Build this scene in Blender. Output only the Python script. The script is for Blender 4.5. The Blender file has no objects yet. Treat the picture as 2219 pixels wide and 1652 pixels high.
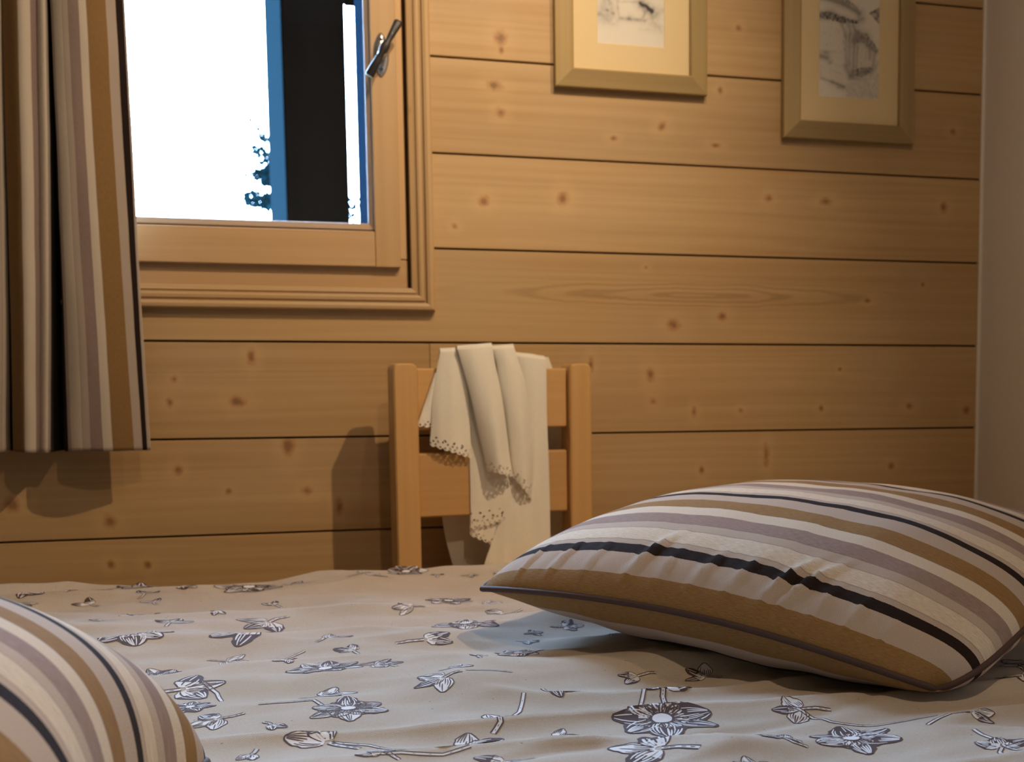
import bpy, bmesh, math, random
from mathutils import Vector, Matrix, noise

# ------------------------------------------------------------------ camera, sky, lamps, exposure
C = bpy.context.scene.collection
scn = bpy.context.scene
R = math.radians
YW = 2.4658            # front face of the plank wall
BED = 0.52             # top of the bed

cam = bpy.data.cameras.new('camera')
cam_o = bpy.data.objects.new('camera', cam); C.objects.link(cam_o)
cam_o.location = (0, 0, 0.82)
cam_o.rotation_euler = (R(90 - 5.6732), 0, R(-17.3151))
cam.sensor_width = 36; cam.lens = 45.426
cam.shift_x = -0.19859; cam.shift_y = 0.11409
cam.clip_start = 0.02; cam.clip_end = 200
cam.dof.use_dof = True; cam.dof.focus_distance = 1.2; cam.dof.aperture_fstop = 11
scn.camera = cam_o

world = bpy.data.worlds.new('world'); scn.world = world
world.use_nodes = True
bg = world.node_tree.nodes['Background']
bg.inputs[0].default_value = (0.43, 0.65, 1.0, 1)
bg.inputs[1].default_value = 58.0

def spot(name, loc, target, energy, angle, blend, color, radius):
    l = bpy.data.lights.new(name, 'SPOT'); o = bpy.data.objects.new(name, l); C.objects.link(o)
    l.energy = energy; l.spot_size = R(angle); l.spot_blend = blend; l.color = color; l.shadow_soft_size = radius
    o.location = loc
    o.rotation_euler = (Vector(target) - Vector(loc)).to_track_quat('-Z', 'Y').to_euler()
    return o
WARM = (1.0, 0.72, 0.45)
spot('ceiling_or_fill_spot', (0.50, 1.25, 2.22), (0.20, 2.46, 1.82), 58, 76, 1.0, (1.0, 0.80, 0.57), 0.016)
spot('ceiling_or_fill_spot', (0.93, 1.13, 2.22), (0.05, 2.30, 0.72), 74, 72, 1.0, WARM, 0.016)
spot('ceiling_or_fill_spot', (0.55, 0.10, 2.22), (-0.42, 1.02, 0.55), 40, 40, 1.0, (1.0, 0.76, 0.50), 0.02)  # added spot that brightens the left cushion, no known lamp of the room
spot('ceiling_or_fill_spot', (0.40, 0.35, 2.22), (0.55, 1.00, 0.50), 24, 150, 0.7, WARM, 0.03)  # added broad fill for the cushion fronts and the right wall

def portal(loc, rot, w, h):
    pl = bpy.data.lights.new('sky_portal', 'AREA'); o = bpy.data.objects.new('sky_portal', pl); C.objects.link(o)
    pl.shape = 'RECTANGLE'; pl.size = w; pl.size_y = h; pl.energy = 1
    o.location = loc; o.rotation_euler = rot; pl.cycles.is_portal = True
portal((-0.32, YW + 0.16, 1.50), (R(-90), 0, 0), 0.98, 1.06)

vs = scn.view_settings
scn.display_settings.display_device = 'sRGB'
vs.view_transform = 'Standard'; vs.look = 'None'; vs.gamma = 1.0; vs.use_curve_mapping = False
vs.exposure = 0.0
scn.cycles.max_bounces = 8
scn.cycles.transparent_max_bounces = 12

# ------------------------------------------------------------------ node helpers / materials
class NT:
    def __init__(s, name):
        s.m = bpy.data.materials.new(name); s.m.use_nodes = True
        s.t = s.m.node_tree; s.n = s.t.nodes; s.l = s.t.links
        s.b = s.n['Principled BSDF']
    def new(s, typ, **kw):
        n = s.n.new(typ)
        for k, v in kw.items(): setattr(n, k, v)
        return n
    def put(s, sock, v):
        if isinstance(v, bpy.types.NodeSocket): s.l.new(v, sock)
        else: sock.default_value = v
    def math(s, op, a, b=0.0, c=None, clamp=False):
        n = s.new('ShaderNodeMath', operation=op, use_clamp=clamp)
        s.put(n.inputs[0], a); s.put(n.inputs[1], b)
        if c is not None: s.put(n.inputs[2], c)
        return n.outputs[0]
    def vmath(s, op, a, b):
        n = s.new('ShaderNodeVectorMath', operation=op)
        s.put(n.inputs[0], a); s.put(n.inputs[1], b)
        return n
    def mix(s, f, a, b, blend='MIX'):
        n = s.new('ShaderNodeMix', data_type='RGBA', blend_type=blend)
        s.put(n.inputs[0], f); s.put(n.inputs[6], a); s.put(n.inputs[7], b)
        return n.outputs[2]
    def mr(s, v, a, b, c=0.0, d=1.0, smooth=False):
        n = s.new('ShaderNodeMapRange', interpolation_type='SMOOTHSTEP' if smooth else 'LINEAR')
        s.put(n.inputs[0], v)
        for i, q in enumerate((a, b, c, d)): s.put(n.inputs[1 + i], q)
        return n.outputs[0]
    def noise(s, vec, scale, detail=4, rough=0.55, dist=0.0):
        n = s.new('ShaderNodeTexNoise')
        s.put(n.inputs['Vector'], vec); n.inputs['Scale'].default_value = scale
        n.inputs['Detail'].default_value = detail; n.inputs['Roughness'].default_value = rough
        n.inputs['Distortion'].default_value = dist
        return n.outputs['Fac']
    def bump(s, h, strength, dist):
        n = s.new('ShaderNodeBump'); n.inputs['Strength'].default_value = strength
        n.inputs['Distance'].default_value = dist; s.put(n.inputs['Height'], h)
        s.l.new(n.outputs[0], s.b.inputs['Normal'])
        return n
    def ramp(s, v, stops, interp='LINEAR'):
        n = s.new('ShaderNodeValToRGB'); e = n.color_ramp.elements; n.color_ramp.interpolation = interp
        while len(e) < len(stops): e.new(0.5)
        for q, (p, c) in zip(e, stops): q.position = p; q.color = (*c, 1)
        s.put(n.inputs[0], v); return n.outputs[0]
    def objco(s): return s.new('ShaderNodeTexCoord').outputs['Object']
    def uv(s): return s.new('ShaderNodeTexCoord').outputs['UV']

def plain(name, col, rough=0.6, metal=0.0, coat=0.0, grain=0.06, scale=40):
    t = NT(name)
    f = t.noise(t.objco(), scale)
    t.put(t.b.inputs['Base Color'], t.mix(f, (*[c * (1 - grain) for c in col], 1), (*[min(1, c * (1 + grain)) for c in col], 1)))
    t.b.inputs['Roughness'].default_value = rough; t.b.inputs['Metallic'].default_value = metal
    t.b.inputs['Coat Weight'].default_value = coat
    return t.m

def knot_group():
    g = bpy.data.node_groups.new('knot', 'ShaderNodeTree')
    for nm, ty, io in (('Vector', 'NodeSocketVector', 'INPUT'), ('Center', 'NodeSocketVector', 'INPUT'),
                       ('Size', 'NodeSocketVector', 'INPUT'), ('Distance', 'NodeSocketFloat', 'OUTPUT')):
        g.interface.new_socket(nm, in_out=io, socket_type=ty)
    i = g.nodes.new('NodeGroupInput'); o = g.nodes.new('NodeGroupOutput')
    a = g.nodes.new('ShaderNodeVectorMath'); a.operation = 'SUBTRACT'
    b = g.nodes.new('ShaderNodeVectorMath'); b.operation = 'DIVIDE'
    l = g.nodes.new('ShaderNodeVectorMath'); l.operation = 'LENGTH'
    g.links.new(i.outputs[0], a.inputs[0]); g.links.new(i.outputs[1], a.inputs[1])
    g.links.new(a.outputs[0], b.inputs[0]); g.links.new(i.outputs[2], b.inputs[1])
    g.links.new(b.outputs[0], l.inputs[0]); g.links.new(l.outputs['Value'], o.inputs[0])
    return g
KNOT = knot_group()

def wood(name, light, dark, axis='X', knots=(), rings=None, rough=0.5, contrast=1.0, seed=0.0, streak=1.0, scatter=0.0):
    """grain runs along the given axis; knots are (x, z, rx, rz) in metres on the wall face"""
    t = NT(name)
    co = t.objco()
    rnd = t.new('ShaderNodeObjectInfo').outputs['Random']
    off = t.new('ShaderNodeCombineXYZ')
    t.put(off.inputs[0], t.math('MULTIPLY', rnd, 37.0)); t.put(off.inputs[1], t.math('MULTIPLY', rnd, 11.0)); off.inputs[2].default_value = seed
    p = t.vmath('ADD', co, off.outputs[0]).outputs[0]
    sc = {'X': (0.5, 9, 9), 'Y': (9, 0.5, 9), 'Z': (9, 9, 0.5)}[axis]
    ps = t.vmath('MULTIPLY', p, sc).outputs[0]
    big = t.noise(ps, 1.3, 3, 0.5, 0.3)
    fine = t.noise(t.vmath('MULTIPLY', p, [c * (7 if c > 1 else 2.2) for c in sc]).outputs[0], 1.0, 4, 0.6)
    pore = t.noise(t.vmath('MULTIPLY', p, [c * (40 if c > 1 else 16) for c in sc]).outputs[0], 1.0, 2, 0.5)
    cloud = t.noise(p, 4.5, 3, 0.5)
    # annual-ring lines: distorted bands across the grain
    ax = {'X': 2, 'Y': 2, 'Z': 0}[axis]
    sep = t.new('ShaderNodeSeparateXYZ'); t.put(sep.inputs[0], p)
    band = t.math('SINE', t.math('ADD', t.math('MULTIPLY', sep.outputs[ax], 330.0), t.math('MULTIPLY', big, 34.0)))
    f = t.math('ADD', t.math('MULTIPLY', big, 0.9), t.math('MULTIPLY', fine, 0.62))
    f = t.math('ADD', f, t.math('MULTIPLY', band, 0.07 * streak))
    f = t.mr(f, 0.35, 1.05)
    col = t.mix(f, (*light, 1), (*dark, 1))
    if contrast != 1.0: col = t.mix(contrast, (*[(a + b) / 2 for a, b in zip(light, dark)], 1), col)
    col = t.mix(t.mr(cloud, 0.38, 0.68, 0, 0.42), col, (light[0] * 0.80, light[1] * 0.86, light[2] * 1.02, 1))
    if rings:
        x0, z0, k, r = rings
        q = t.vmath('MULTIPLY', t.vmath('SUBTRACT', co, (x0, 0, z0)).outputs[0], (k, 0, 1)).outputs[0]
        d = t.new('ShaderNodeVectorMath', operation='LENGTH'); t.put(d.inputs[0], q)
        dd = t.math('ADD', d.outputs['Value'], t.math('MULTIPLY', t.noise(co, 9.0, 3), 0.012))
        w = t.math('SINE', t.math('MULTIPLY', dd, 760.0))
        msk = t.math('MULTIPLY', t.mr(dd, r, r * 0.55, 0, 1, True), t.mr(w, -0.2, 1.0, 0, 0.42))
        col = t.mix(msk, col, (*[c * 0.55 for c in dark], 1))
    if scatter > 0:
        v = t.new('ShaderNodeTexVoronoi'); v.inputs['Scale'].default_value = 1.0
        t.put(v.inputs['Vector'], t.vmath('MULTIPLY', p, (5.0, 5.0, 9.0)).outputs[0])
        dv = v.outputs['Distance']
        col = t.mix(t.math('MULTIPLY', t.mr(dv, 0.16, 0.03, 0, 1, True), scatter), col, (*[c * 0.35 for c in dark], 1))
    if knots:
        flat = t.vmath('MULTIPLY', co, (1, 0, 1)).outputs[0]
        wob = t.math('MULTIPLY', t.math('SUBTRACT', t.noise(co, 70, 3), 0.5), 1.7)
        mn = None
        for (x, z, rx, rz) in knots:
            g = t.new('ShaderNodeGroup'); g.node_tree = KNOT
            t.put(g.inputs[0], flat); g.inputs[1].default_value = (x, 0, z); g.inputs[2].default_value = (rx, 1, rz)
            mn = g.outputs[0] if mn is None else t.math('SMOOTH_MIN', mn, g.outputs[0], 0.3)
        mn = t.math('ADD', mn, wob)
        # pale resin-free wood and bent grain round the knot, reddish rim, dark core
        col = t.mix(t.mr(t.math('ADD', mn, t.math('MULTIPLY', fine, 1.6)), 5.5, 1.8, 0, 0.24, True), col, (light[0] * 1.12, light[1] * 1.12, light[2] * 1.15, 1))
        col = t.mix(t.mr(mn, 1.7, 0.7, 0, 0.55, True), col, (dark[0] * 0.90, dark[1] * 0.66, dark[2] * 0.52, 1))
        col = t.mix(t.mr(mn, 0.95, 0.2, 0, 0.62, True), col, (0.16, 0.072, 0.030, 1))
    tone = t.mr(rnd, 0, 1, 0.90, 1.08)
    hs = t.new('ShaderNodeHueSaturation'); t.put(hs.inputs['Value'], tone); t.put(hs.inputs['Color'], col)
    t.put(t.b.inputs['Base Color'], hs.outputs[0])
    t.put(t.b.inputs['Roughness'], t.mr(fine, 0.2, 0.8, rough - 0.08, rough + 0.1))
    t.b.inputs['Specular IOR Level'].default_value = 0.35
    t.bump(t.math('ADD', t.math('MULTIPLY', fine, 0.6), t.math('MULTIPLY', pore, 0.4)), 0.12, 0.0015)
    return t.m

PINE_L, PINE_D = (0.60, 0.405, 0.195), (0.44, 0.265, 0.108)

CREAM, LINEN, MAUVE, OCHRE, BLACK = (0.74, 0.64, 0.52), (0.56, 0.46, 0.385), (0.36, 0.265, 0.235), (0.33, 0.195, 0.080), (0.030, 0.020, 0.017)
PERIOD = 0.172
def striped(name, bump=0.5, thread=1.0, dim=1.0):
    """woven stripe cloth: UV.x runs along the stripes, UV.y across them, both in metres"""
    t = NT(name)
    uv = t.uv()
    sep = t.new('ShaderNodeSeparateXYZ'); t.put(sep.inputs[0], uv)
    wav = t.math('MULTIPLY', t.math('SUBTRACT', t.noise(uv, 900, 1), 0.5), 0.0011)
    v = t.math('ADD', sep.outputs[1], wav)
    ph = t.math('DIVIDE', t.math('FLOORED_MODULO', v, PERIOD), PERIOD)
    e = [0, .014, .022, .048, .064, .090, .112, .142]
    cols = [tuple(q * dim for q in c) for c in (BLACK, LINEN, CREAM, LINEN, MAUVE, CREAM, OCHRE, LINEN)]
    col = t.ramp(ph, [(a / PERIOD, c) for a, c in zip(e, cols)], 'CONSTANT')
    # chenille stripes (black, cream, mauve, ochre) are thicker and slubbed, linen is a fine plain weave
    chen = t.ramp(ph, [(a / PERIOD, c) for a, c in zip(e, [(1,)*3, (0,)*3, (.8,)*3, (0,)*3, (1,)*3, (0.1,)*3, (1,)*3, (0,)*3])], 'CONSTANT')
    slub = t.noise(t.vmath('MULTIPLY', uv, (130, 1300, 1)).outputs[0], 1.0, 3, 0.6)
    weave = t.noise(t.vmath('MULTIPLY', uv, (1500, 1500, 1)).outputs[0], 1.0, 2, 0.6)
    wx = t.math('SINE', t.math('MULTIPLY', sep.outputs[0], 4200.0)); wy = t.math('SINE', t.math('MULTIPLY', sep.outputs[1], 4200.0))
    wv = t.math('MULTIPLY', wx, wy)
    tex = t.math('ADD', t.math('MULTIPLY', slub, chen), t.math('MULTIPLY', weave, t.math('SUBTRACT', 1.0, chen)))
    val = t.mr(tex, 0.3, 0.7, 1 - 0.30 * thread, 1 + 0.24 * thread)
    hs = t.new('ShaderNodeHueSaturation'); t.put(hs.inputs['Value'], val); t.put(hs.inputs['Color'], col)
    # stitched line where the stripes meet
    edge = None
    for a in (.022, .048, .064, .112):
        d = t.math('ABSOLUTE', t.math('SUBTRACT', ph, a / PERIOD))
        edge = d if edge is None else t.math('MINIMUM', edge, d)
    em = t.mr(edge, 0.006, 0.002, 0, 0.45)
    t.put(t.b.inputs['Base Color'], t.mix(em, hs.outputs[0], (0.16, 0.11, 0.09, 1)))
    t.b.inputs['Roughness'].default_value = 0.9; t.b.inputs['Specular IOR Level'].default_value = 0.08
    t.b.inputs['Sheen Weight'].default_value = 0.04; t.b.inputs['Sheen Roughness'].default_value = 0.4
    h = t.math('ADD', t.math('MULTIPLY', chen, 0.35), t.math('MULTIPLY', tex, 0.7))
    h = t.math('SUBTRACT', t.math('ADD', h, t.math('MULTIPLY', wv, 0.10)), t.math('MULTIPLY', em, 0.8))
    t.bump(h, bump, 0.0012)
    return t.m

def quilt_mat():
    t = NT('linen_quilt')
    co = t.objco()
    sep = t.new('ShaderNodeSeparateXYZ'); t.put(sep.inputs[0], co)
    fine = t.noise(t.vmath('MULTIPLY', co, (500, 900, 300)).outputs[0], 1.0, 3, 0.6)
    soft = t.noise(co, 9.0, 3)
    col = t.mix(t.mr(soft, 0.35, 0.65), (0.52, 0.450, 0.370, 1), (0.57, 0.500, 0.425, 1))
    hs = t.new('ShaderNodeHueSaturation'); t.put(hs.inputs['Value'], t.mr(fine, 0.3, 0.7, 0.90, 1.08)); t.put(hs.inputs['Color'], col)
    v = t.new('ShaderNodeTexVoronoi'); t.put(v.inputs['Vector'], t.vmath('MULTIPLY', co, (75, 115, 75)).outputs[0]); v.inputs['Scale'].default_value = 1.0
    rsep = t.new('ShaderNodeSeparateColor'); t.put(rsep.inputs[0], v.outputs['Color'])
    fl = t.math('MULTIPLY', t.mr(v.outputs['Distance'], 0.085, 0.05), t.math('LESS_THAN', rsep.outputs[0], 0.32))
    col = t.mix(t.math('MULTIPLY', fl, 0.75), hs.outputs[0], (0.10, 0.065, 0.05, 1))
    t.put(t.b.inputs['Base Color'], col)
    t.b.inputs['Roughness'].default_value = 0.9; t.b.inputs['Specular IOR Level'].default_value = 0.15
    dia = t.math('SINE', t.math('ADD', t.math('MULTIPLY', sep.outputs[0], 3400.0), t.math('MULTIPLY', sep.outputs[1], 2600.0)))
    t.bump(t.math('ADD', fine, t.math('MULTIPLY', dia, 0.25)), 0.35, 0.0008)
    return t.m

def lace_mat(name, holes):
    """white cotton; UV.x runs along the hem and UV.y is the distance up from it, in metres"""
    t = NT(name)
    uv = t.uv()
    w = t.noise(t.vmath('MULTIPLY', t.objco(), (900, 900, 900)).outputs[0], 1.0, 2)
    t.put(t.b.inputs['Base Color'], t.mix(t.mr(w, 0.3, 0.7), (0.80, 0.77, 0.67, 1), (0.90, 0.87, 0.77, 1)))
    t.b.inputs['Roughness'].default_value = 0.9; t.b.inputs['Specular IOR Level'].default_value = 0.15
    t.b.inputs['Sheen Weight'].default_value = 0.2
    t.bump(w, 0.25, 0.0006)
    if holes:
        sep = t.new('ShaderNodeSeparateXYZ'); t.put(sep.inputs[0], uv)
        def dots(cw, ch, y0, r, sh):
            row = t.math('FLOOR', t.math('DIVIDE', sep.outputs[1], ch))
            xx = t.math('ADD', t.math('DIVIDE', sep.outputs[0], cw), t.math('MULTIPLY', row, sh))
            fx = t.math('SUBTRACT', t.math('FRACT', xx), 0.5); fy = t.math('SUBTRACT', t.math('FRACT', t.math('DIVIDE', sep.outputs[1], ch)), 0.5)
            d = t.math('SQRT', t.math('ADD', t.math('POWER', t.math('MULTIPLY', fx, cw), 2.0), t.math('POWER', t.math('MULTIPLY', fy, ch), 2.0)))
            return t.math('MULTIPLY', t.math('LESS_THAN', d, r), t.math('MULTIPLY', t.math('GREATER_THAN', sep.outputs[1], y0[0]), t.math('LESS_THAN', sep.outputs[1], y0[1])))
        hole = t.math('MAXIMUM', dots(0.0090, 0.0070, (0.002, 0.0142), 0.0018, 0.5), dots(0.017, 0.0105, (0.0100, 0.0320), 0.0023, 0.37))
        tr = t.new('ShaderNodeBsdfTransparent'); mx = t.new('ShaderNodeMixShader')
        out = t.n['Material Output']
        t.put(mx.inputs[0], hole); t.l.new(t.b.outputs[0], mx.inputs[1]); t.l.new(tr.outputs[0], mx.inputs[2])
        t.l.new(mx.outputs[0], out.inputs[0])
    return t.m

def glass_mat():
    t = NT('window_glass')
    fr = t.new('ShaderNodeFresnel'); fr.inputs[0].default_value = 1.45
    tr = t.new('ShaderNodeBsdfTransparent'); gl = t.new('ShaderNodeBsdfGlossy'); gl.inputs['Roughness'].default_value = 0.0
    tr.inputs[0].default_value = (0.97, 0.985, 0.98, 1)
    mx = t.new('ShaderNodeMixShader')
    t.put(mx.inputs[0], fr.outputs[0]); t.l.new(tr.outputs[0], mx.inputs[1]); t.l.new(gl.outputs[0], mx.inputs[2])
    t.l.new(mx.outputs[0], t.n['Material Output'].inputs[0])
    return t.m

def attr_mat(name):
    t = NT(name)
    a = t.new('ShaderNodeAttribute', attribute_name='ink')
    t.put(t.b.inputs['Base Color'], t.mix(a.outputs['Fac'], (0.74, 0.69, 0.60, 1), (0.045, 0.043, 0.048, 1)))
    t.b.inputs['Roughness'].default_value = 0.8
    return t.m

M = {}
M['plaster'] = plain('white_plaster', (0.80, 0.75, 0.70), 0.9, grain=0.02, scale=14)
M['bead'] = plain('white_filler', (0.84, 0.79, 0.72), 0.8, grain=0.02)
M['ceiling'] = plain('pale_ceiling', (0.66, 0.60, 0.52), 0.9)
M['wallwood'] = wood('room_panelling', PINE_L, PINE_D)
M['floor'] = wood('floor_boards', (0.40, 0.24, 0.11), (0.26, 0.14, 0.06))
M['core'] = plain('wall_core', (0.10, 0.055, 0.022), 0.9)
M['win_h'] = wood('window_wood_across', (0.56, 0.365, 0.185), (0.44, 0.265, 0.120), 'X', streak=0.5, rough=0.42)
M['win_v'] = wood('window_wood_upright', (0.60, 0.40, 0.20), (0.47, 0.285, 0.125), 'Z', streak=0.6, rough=0.42)
M['bead_h'] = wood('bead_wood_across', (0.44, 0.32, 0.21), (0.35, 0.24, 0.15), 'X', streak=0.4)
M['bead_v'] = wood('bead_wood_upright', (0.46, 0.33, 0.21), (0.37, 0.25, 0.15), 'Z', streak=0.4)
M['cas_h'] = wood('casing_wood_across', (0.58, 0.395, 0.20), (0.42, 0.255, 0.11), 'X', scatter=0.6)
M['cas_v'] = wood('casing_wood_upright', (0.58, 0.395, 0.20), (0.42, 0.255, 0.11), 'Z', scatter=0.6)
M['chair_v'] = wood('chair_wood_upright', (0.72, 0.44, 0.175), (0.58, 0.33, 0.115), 'Z', rough=0.42, streak=0.6)
M['chair_h'] = wood('chair_wood_across', (0.66, 0.40, 0.16), (0.53, 0.295, 0.105), 'X', rough=0.42, streak=0.6)
M['frame_h'] = wood('picture_frame_across', (0.43, 0.31, 0.135), (0.31, 0.21, 0.082), 'X', streak=0.8, scatter=0.4)
M['frame_v'] = wood('picture_frame_upright', (0.47, 0.345, 0.155), (0.35, 0.24, 0.095), 'Z', streak=0.8, scatter=0.4)
M['mat'] = plain('cream_mount_board', (0.73, 0.575, 0.325), 0.85, grain=0.015, scale=90)
M['ink'] = attr_mat('pencil_drawing')
M['glass'] = glass_mat()
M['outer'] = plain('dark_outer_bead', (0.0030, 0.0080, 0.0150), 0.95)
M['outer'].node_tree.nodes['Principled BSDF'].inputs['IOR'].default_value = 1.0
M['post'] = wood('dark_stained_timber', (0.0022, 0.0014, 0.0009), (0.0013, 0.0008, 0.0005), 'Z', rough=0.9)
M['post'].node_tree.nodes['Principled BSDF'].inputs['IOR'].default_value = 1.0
M['post_skylit'] = plain('skylit_post_face', (0.0042, 0.0105, 0.0145), 0.9)  # sky light on the post's left face, put into the colour
M['post_skylit'].node_tree.nodes['Principled BSDF'].inputs['IOR'].default_value = 1.0
M['ground'] = plain('meadow', (0.10, 0.12, 0.07), 0.95, grain=0.3, scale=3)
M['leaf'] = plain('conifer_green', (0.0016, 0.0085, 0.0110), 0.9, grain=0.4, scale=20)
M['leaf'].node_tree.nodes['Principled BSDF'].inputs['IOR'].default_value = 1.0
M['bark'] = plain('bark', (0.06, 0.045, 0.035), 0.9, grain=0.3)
M['chrome'] = plain('polished_metal', (0.78, 0.76, 0.72), 0.18, 1.0)
M['handle'] = plain('dark_metal', (0.030, 0.026, 0.024), 0.45, 0.3, 0.2)
M['stripe'] = striped('striped_cushion_cloth')
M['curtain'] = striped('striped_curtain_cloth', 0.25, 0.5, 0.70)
M['piping'] = plain('plum_brown_piping', (0.075, 0.042, 0.036), 0.7, grain=0.2, scale=400)
M['quilt'] = quilt_mat()
M['white_ink'] = plain('white_print', (0.80, 0.80, 0.82), 0.85, grain=0.05, scale=300)
M['brown_ink'] = plain('brown_print', (0.085, 0.048, 0.045), 0.85, grain=0.15, scale=300)
M['cloth'] = lace_mat('white_cotton', False)
M['lace'] = lace_mat('white_eyelet_cotton', True)
M['ticking'] = plain('mattress_ticking', (0.7, 0.68, 0.64), 0.9)

# ------------------------------------------------------------------ object helpers
def tag(o, label=None, cat=None, group=None, kind=None):
    if label: o['label'] = label
    if cat: o['category'] = cat
    if group: o['group'] = group
    if kind: o['kind'] = kind
    return o
def empty(name, loc=(0, 0, 0), rz=0.0):
    o = bpy.data.objects.new(name, None); C.objects.link(o)
    o.location = loc; o.rotation_euler = (0, 0, rz); o.empty_display_size = 0.05
    return o
def link(name, me, mat, parent=None, world=False):
    me.materials.clear()
    for q in (mat if isinstance(mat, (list, tuple)) else [mat]): me.materials.append(q)
    o = bpy.data.objects.new(name, me); C.objects.link(o)
    if parent is not None:
        o.parent = parent
        if world:
            o.matrix_parent_inverse = (Matrix.Translation(parent.location) @ parent.rotation_euler.to_matrix().to_4x4()).inverted()
    return o
def mesh(name, v, f, mat, parent=None, smooth=False, uv=None, world=False, idx=None):
    me = bpy.data.meshes.new(name); me.from_pydata(v, [], f); me.validate(); me.update()
    if uv:
        l = me.uv_layers.new(name='UVMap')
        for p in me.polygons:
            for li, vi in zip(p.loop_indices, p.vertices): l.data[li].uv = uv[vi]
    if smooth: me.polygons.foreach_set('use_smooth', [True] * len(me.polygons))
    o = link(name, me, mat, parent, world)
    if idx: me.polygons.foreach_set('material_index', idx)
    return o
def finish(bm, name, mat, parent=None, world=False, smooth=False, bevel=0.0, segs=1):
    bmesh.ops.recalc_face_normals(bm, faces=bm.faces)
    if bevel > 0:
        bmesh.ops.bevel(bm, geom=[e for e in bm.edges if len(e.link_faces) == 2 and e.calc_face_angle(0) > 0.35], offset=bevel, segments=segs, profile=0.6, affect='EDGES', clamp_overlap=True)
    me = bpy.data.meshes.new(name); bm.to_mesh(me); bm.free()
    if smooth: me.polygons.foreach_set('use_smooth', [True] * len(me.polygons))
    return link(name, me, mat, parent, world)
def box(name, x0, x1, y0, y1, z0, z1, mat, parent=None, bevel=0.0, world=False, segs=1):
    bm = bmesh.new()
    bmesh.ops.create_cube(bm, size=1, matrix=Matrix.Translation(((x0 + x1) / 2, (y0 + y1) / 2, (z0 + z1) / 2)) @ Matrix.Diagonal((abs(x1 - x0), abs(y1 - y0), abs(z1 - z0), 1)))
    return finish(bm, name, mat, parent, world, bevel=bevel, segs=segs)
def slab(name, poly, y0, y1, mat, parent=None, bevel=0.0, world=False):
    """outline in X,Z pushed from y0 to y1"""
    bm = bmesh.new()
    a = [bm.verts.new((x, y0, z)) for x, z in poly]; b = [bm.verts.new((x, y1, z)) for x, z in poly]
    bm.faces.new(a); bm.faces.new(b[::-1]); n = len(poly)
    for i in range(n): bm.faces.new((a[i], a[(i + 1) % n], b[(i + 1) % n], b[i]))
    return finish(bm, name, mat, parent, world, bevel=bevel)
def tube_data(path, radii, n=8, cap=True):
    v, f = [], []
    path = [Vector(p) for p in path]
    up = Vector((0.13, 0.2, 1)).normalized()
    for i, p in enumerate(path):
        d = (path[min(i + 1, len(path) - 1)] - path[max(i - 1, 0)]).normalized()
        u = up - d * up.dot(d)
        if u.length < 1e-4: u = Vector((1, 0, 0)) - d * d.x
        u.normalize(); w = d.cross(u)
        r = radii[i] if isinstance(radii, (list, tuple)) else radii
        for k in range(n):
            a = 2 * math.pi * k / n
            v.append(p + u * (math.cos(a) * r) + w * (math.sin(a) * r))
    m = len(path)
    for i in range(m - 1):
        for k in range(n):
            f.append((i * n + k, i * n + (k + 1) % n, (i + 1) * n + (k + 1) % n, (i + 1) * n + k))
    if cap: f.append(tuple(range(n))[::-1]); f.append(tuple((m - 1) * n + k for k in range(n)))
    return v, f
def tube(name, path, radii, mat, parent=None, n=8, world=False):
    v, f = tube_data(path, radii, n); return mesh(name, v, f, mat, parent, True, world=world)
def rail(name, rect, side, prof, y, mat, parent, world=True):
    """one mitred side of a frame round rect=(x0,x1,z0,z1); prof = (outwards, towards the room)"""
    x0, x1, z0, z1 = rect; v, f = [], []
    for w, d in prof:
        p = {'bottom': ((x0 - w, z0 - w), (x1 + w, z0 - w)), 'top': ((x0 - w, z1 + w), (x1 + w, z1 + w)),
             'left': ((x0 - w, z0 - w), (x0 - w, z1 + w)), 'right': ((x1 + w, z0 - w), (x1 + w, z1 + w))}[side]
        v += [(p[0][0], y - d, p[0][1]), (p[1][0], y - d, p[1][1])]
    n = len(prof)
    for i in range(n):
        j = (i + 1) % n; f.append((2 * i, 2 * i + 1, 2 * j + 1, 2 * j))
    f += [tuple(2 * i for i in range(n)), tuple(2 * i + 1 for i in range(n))[::-1]]
    bm = bmesh.new(); bv = [bm.verts.new(q) for q in v]
    for q in f: bm.faces.new([bv[i] for i in q])
    return finish(bm, name, mat, parent, world)

# ------------------------------------------------------------------ room shell
XR, XL, YF, ZC = 1.3562, -1.60, -1.30, 2.36
OX0, OX1, OZ0, OZ1 = -0.80, 0.186, 0.958, 2.03     # opening behind the casing
tag(box('floor', XL, XR, YF, YW + 0.1, -0.06, 0, M['floor']), kind='structure')
tag(box('ceiling', XL, XR, YF, YW + 0.1, ZC, ZC + 0.06, M['ceiling']), kind='structure')
tag(box('wall_left', XL - 0.08, XL, YF, YW + 0.1, 0, ZC, M['wallwood']), kind='structure')
tag(box('wall_front', XL, XR, YF - 0.08, YF, 0, ZC, M['wallwood']), kind='structure')
tag(box('wall_right', XR, XR + 0.08, YF, YW + 0.1, 0, ZC, M['plaster']), kind='structure')
tag(box('trim_1', XR - 0.0075, XR, YW - 0.004, YW + 0.01, 0, ZC, M['bead'], bevel=0.002), kind='structure')

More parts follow.
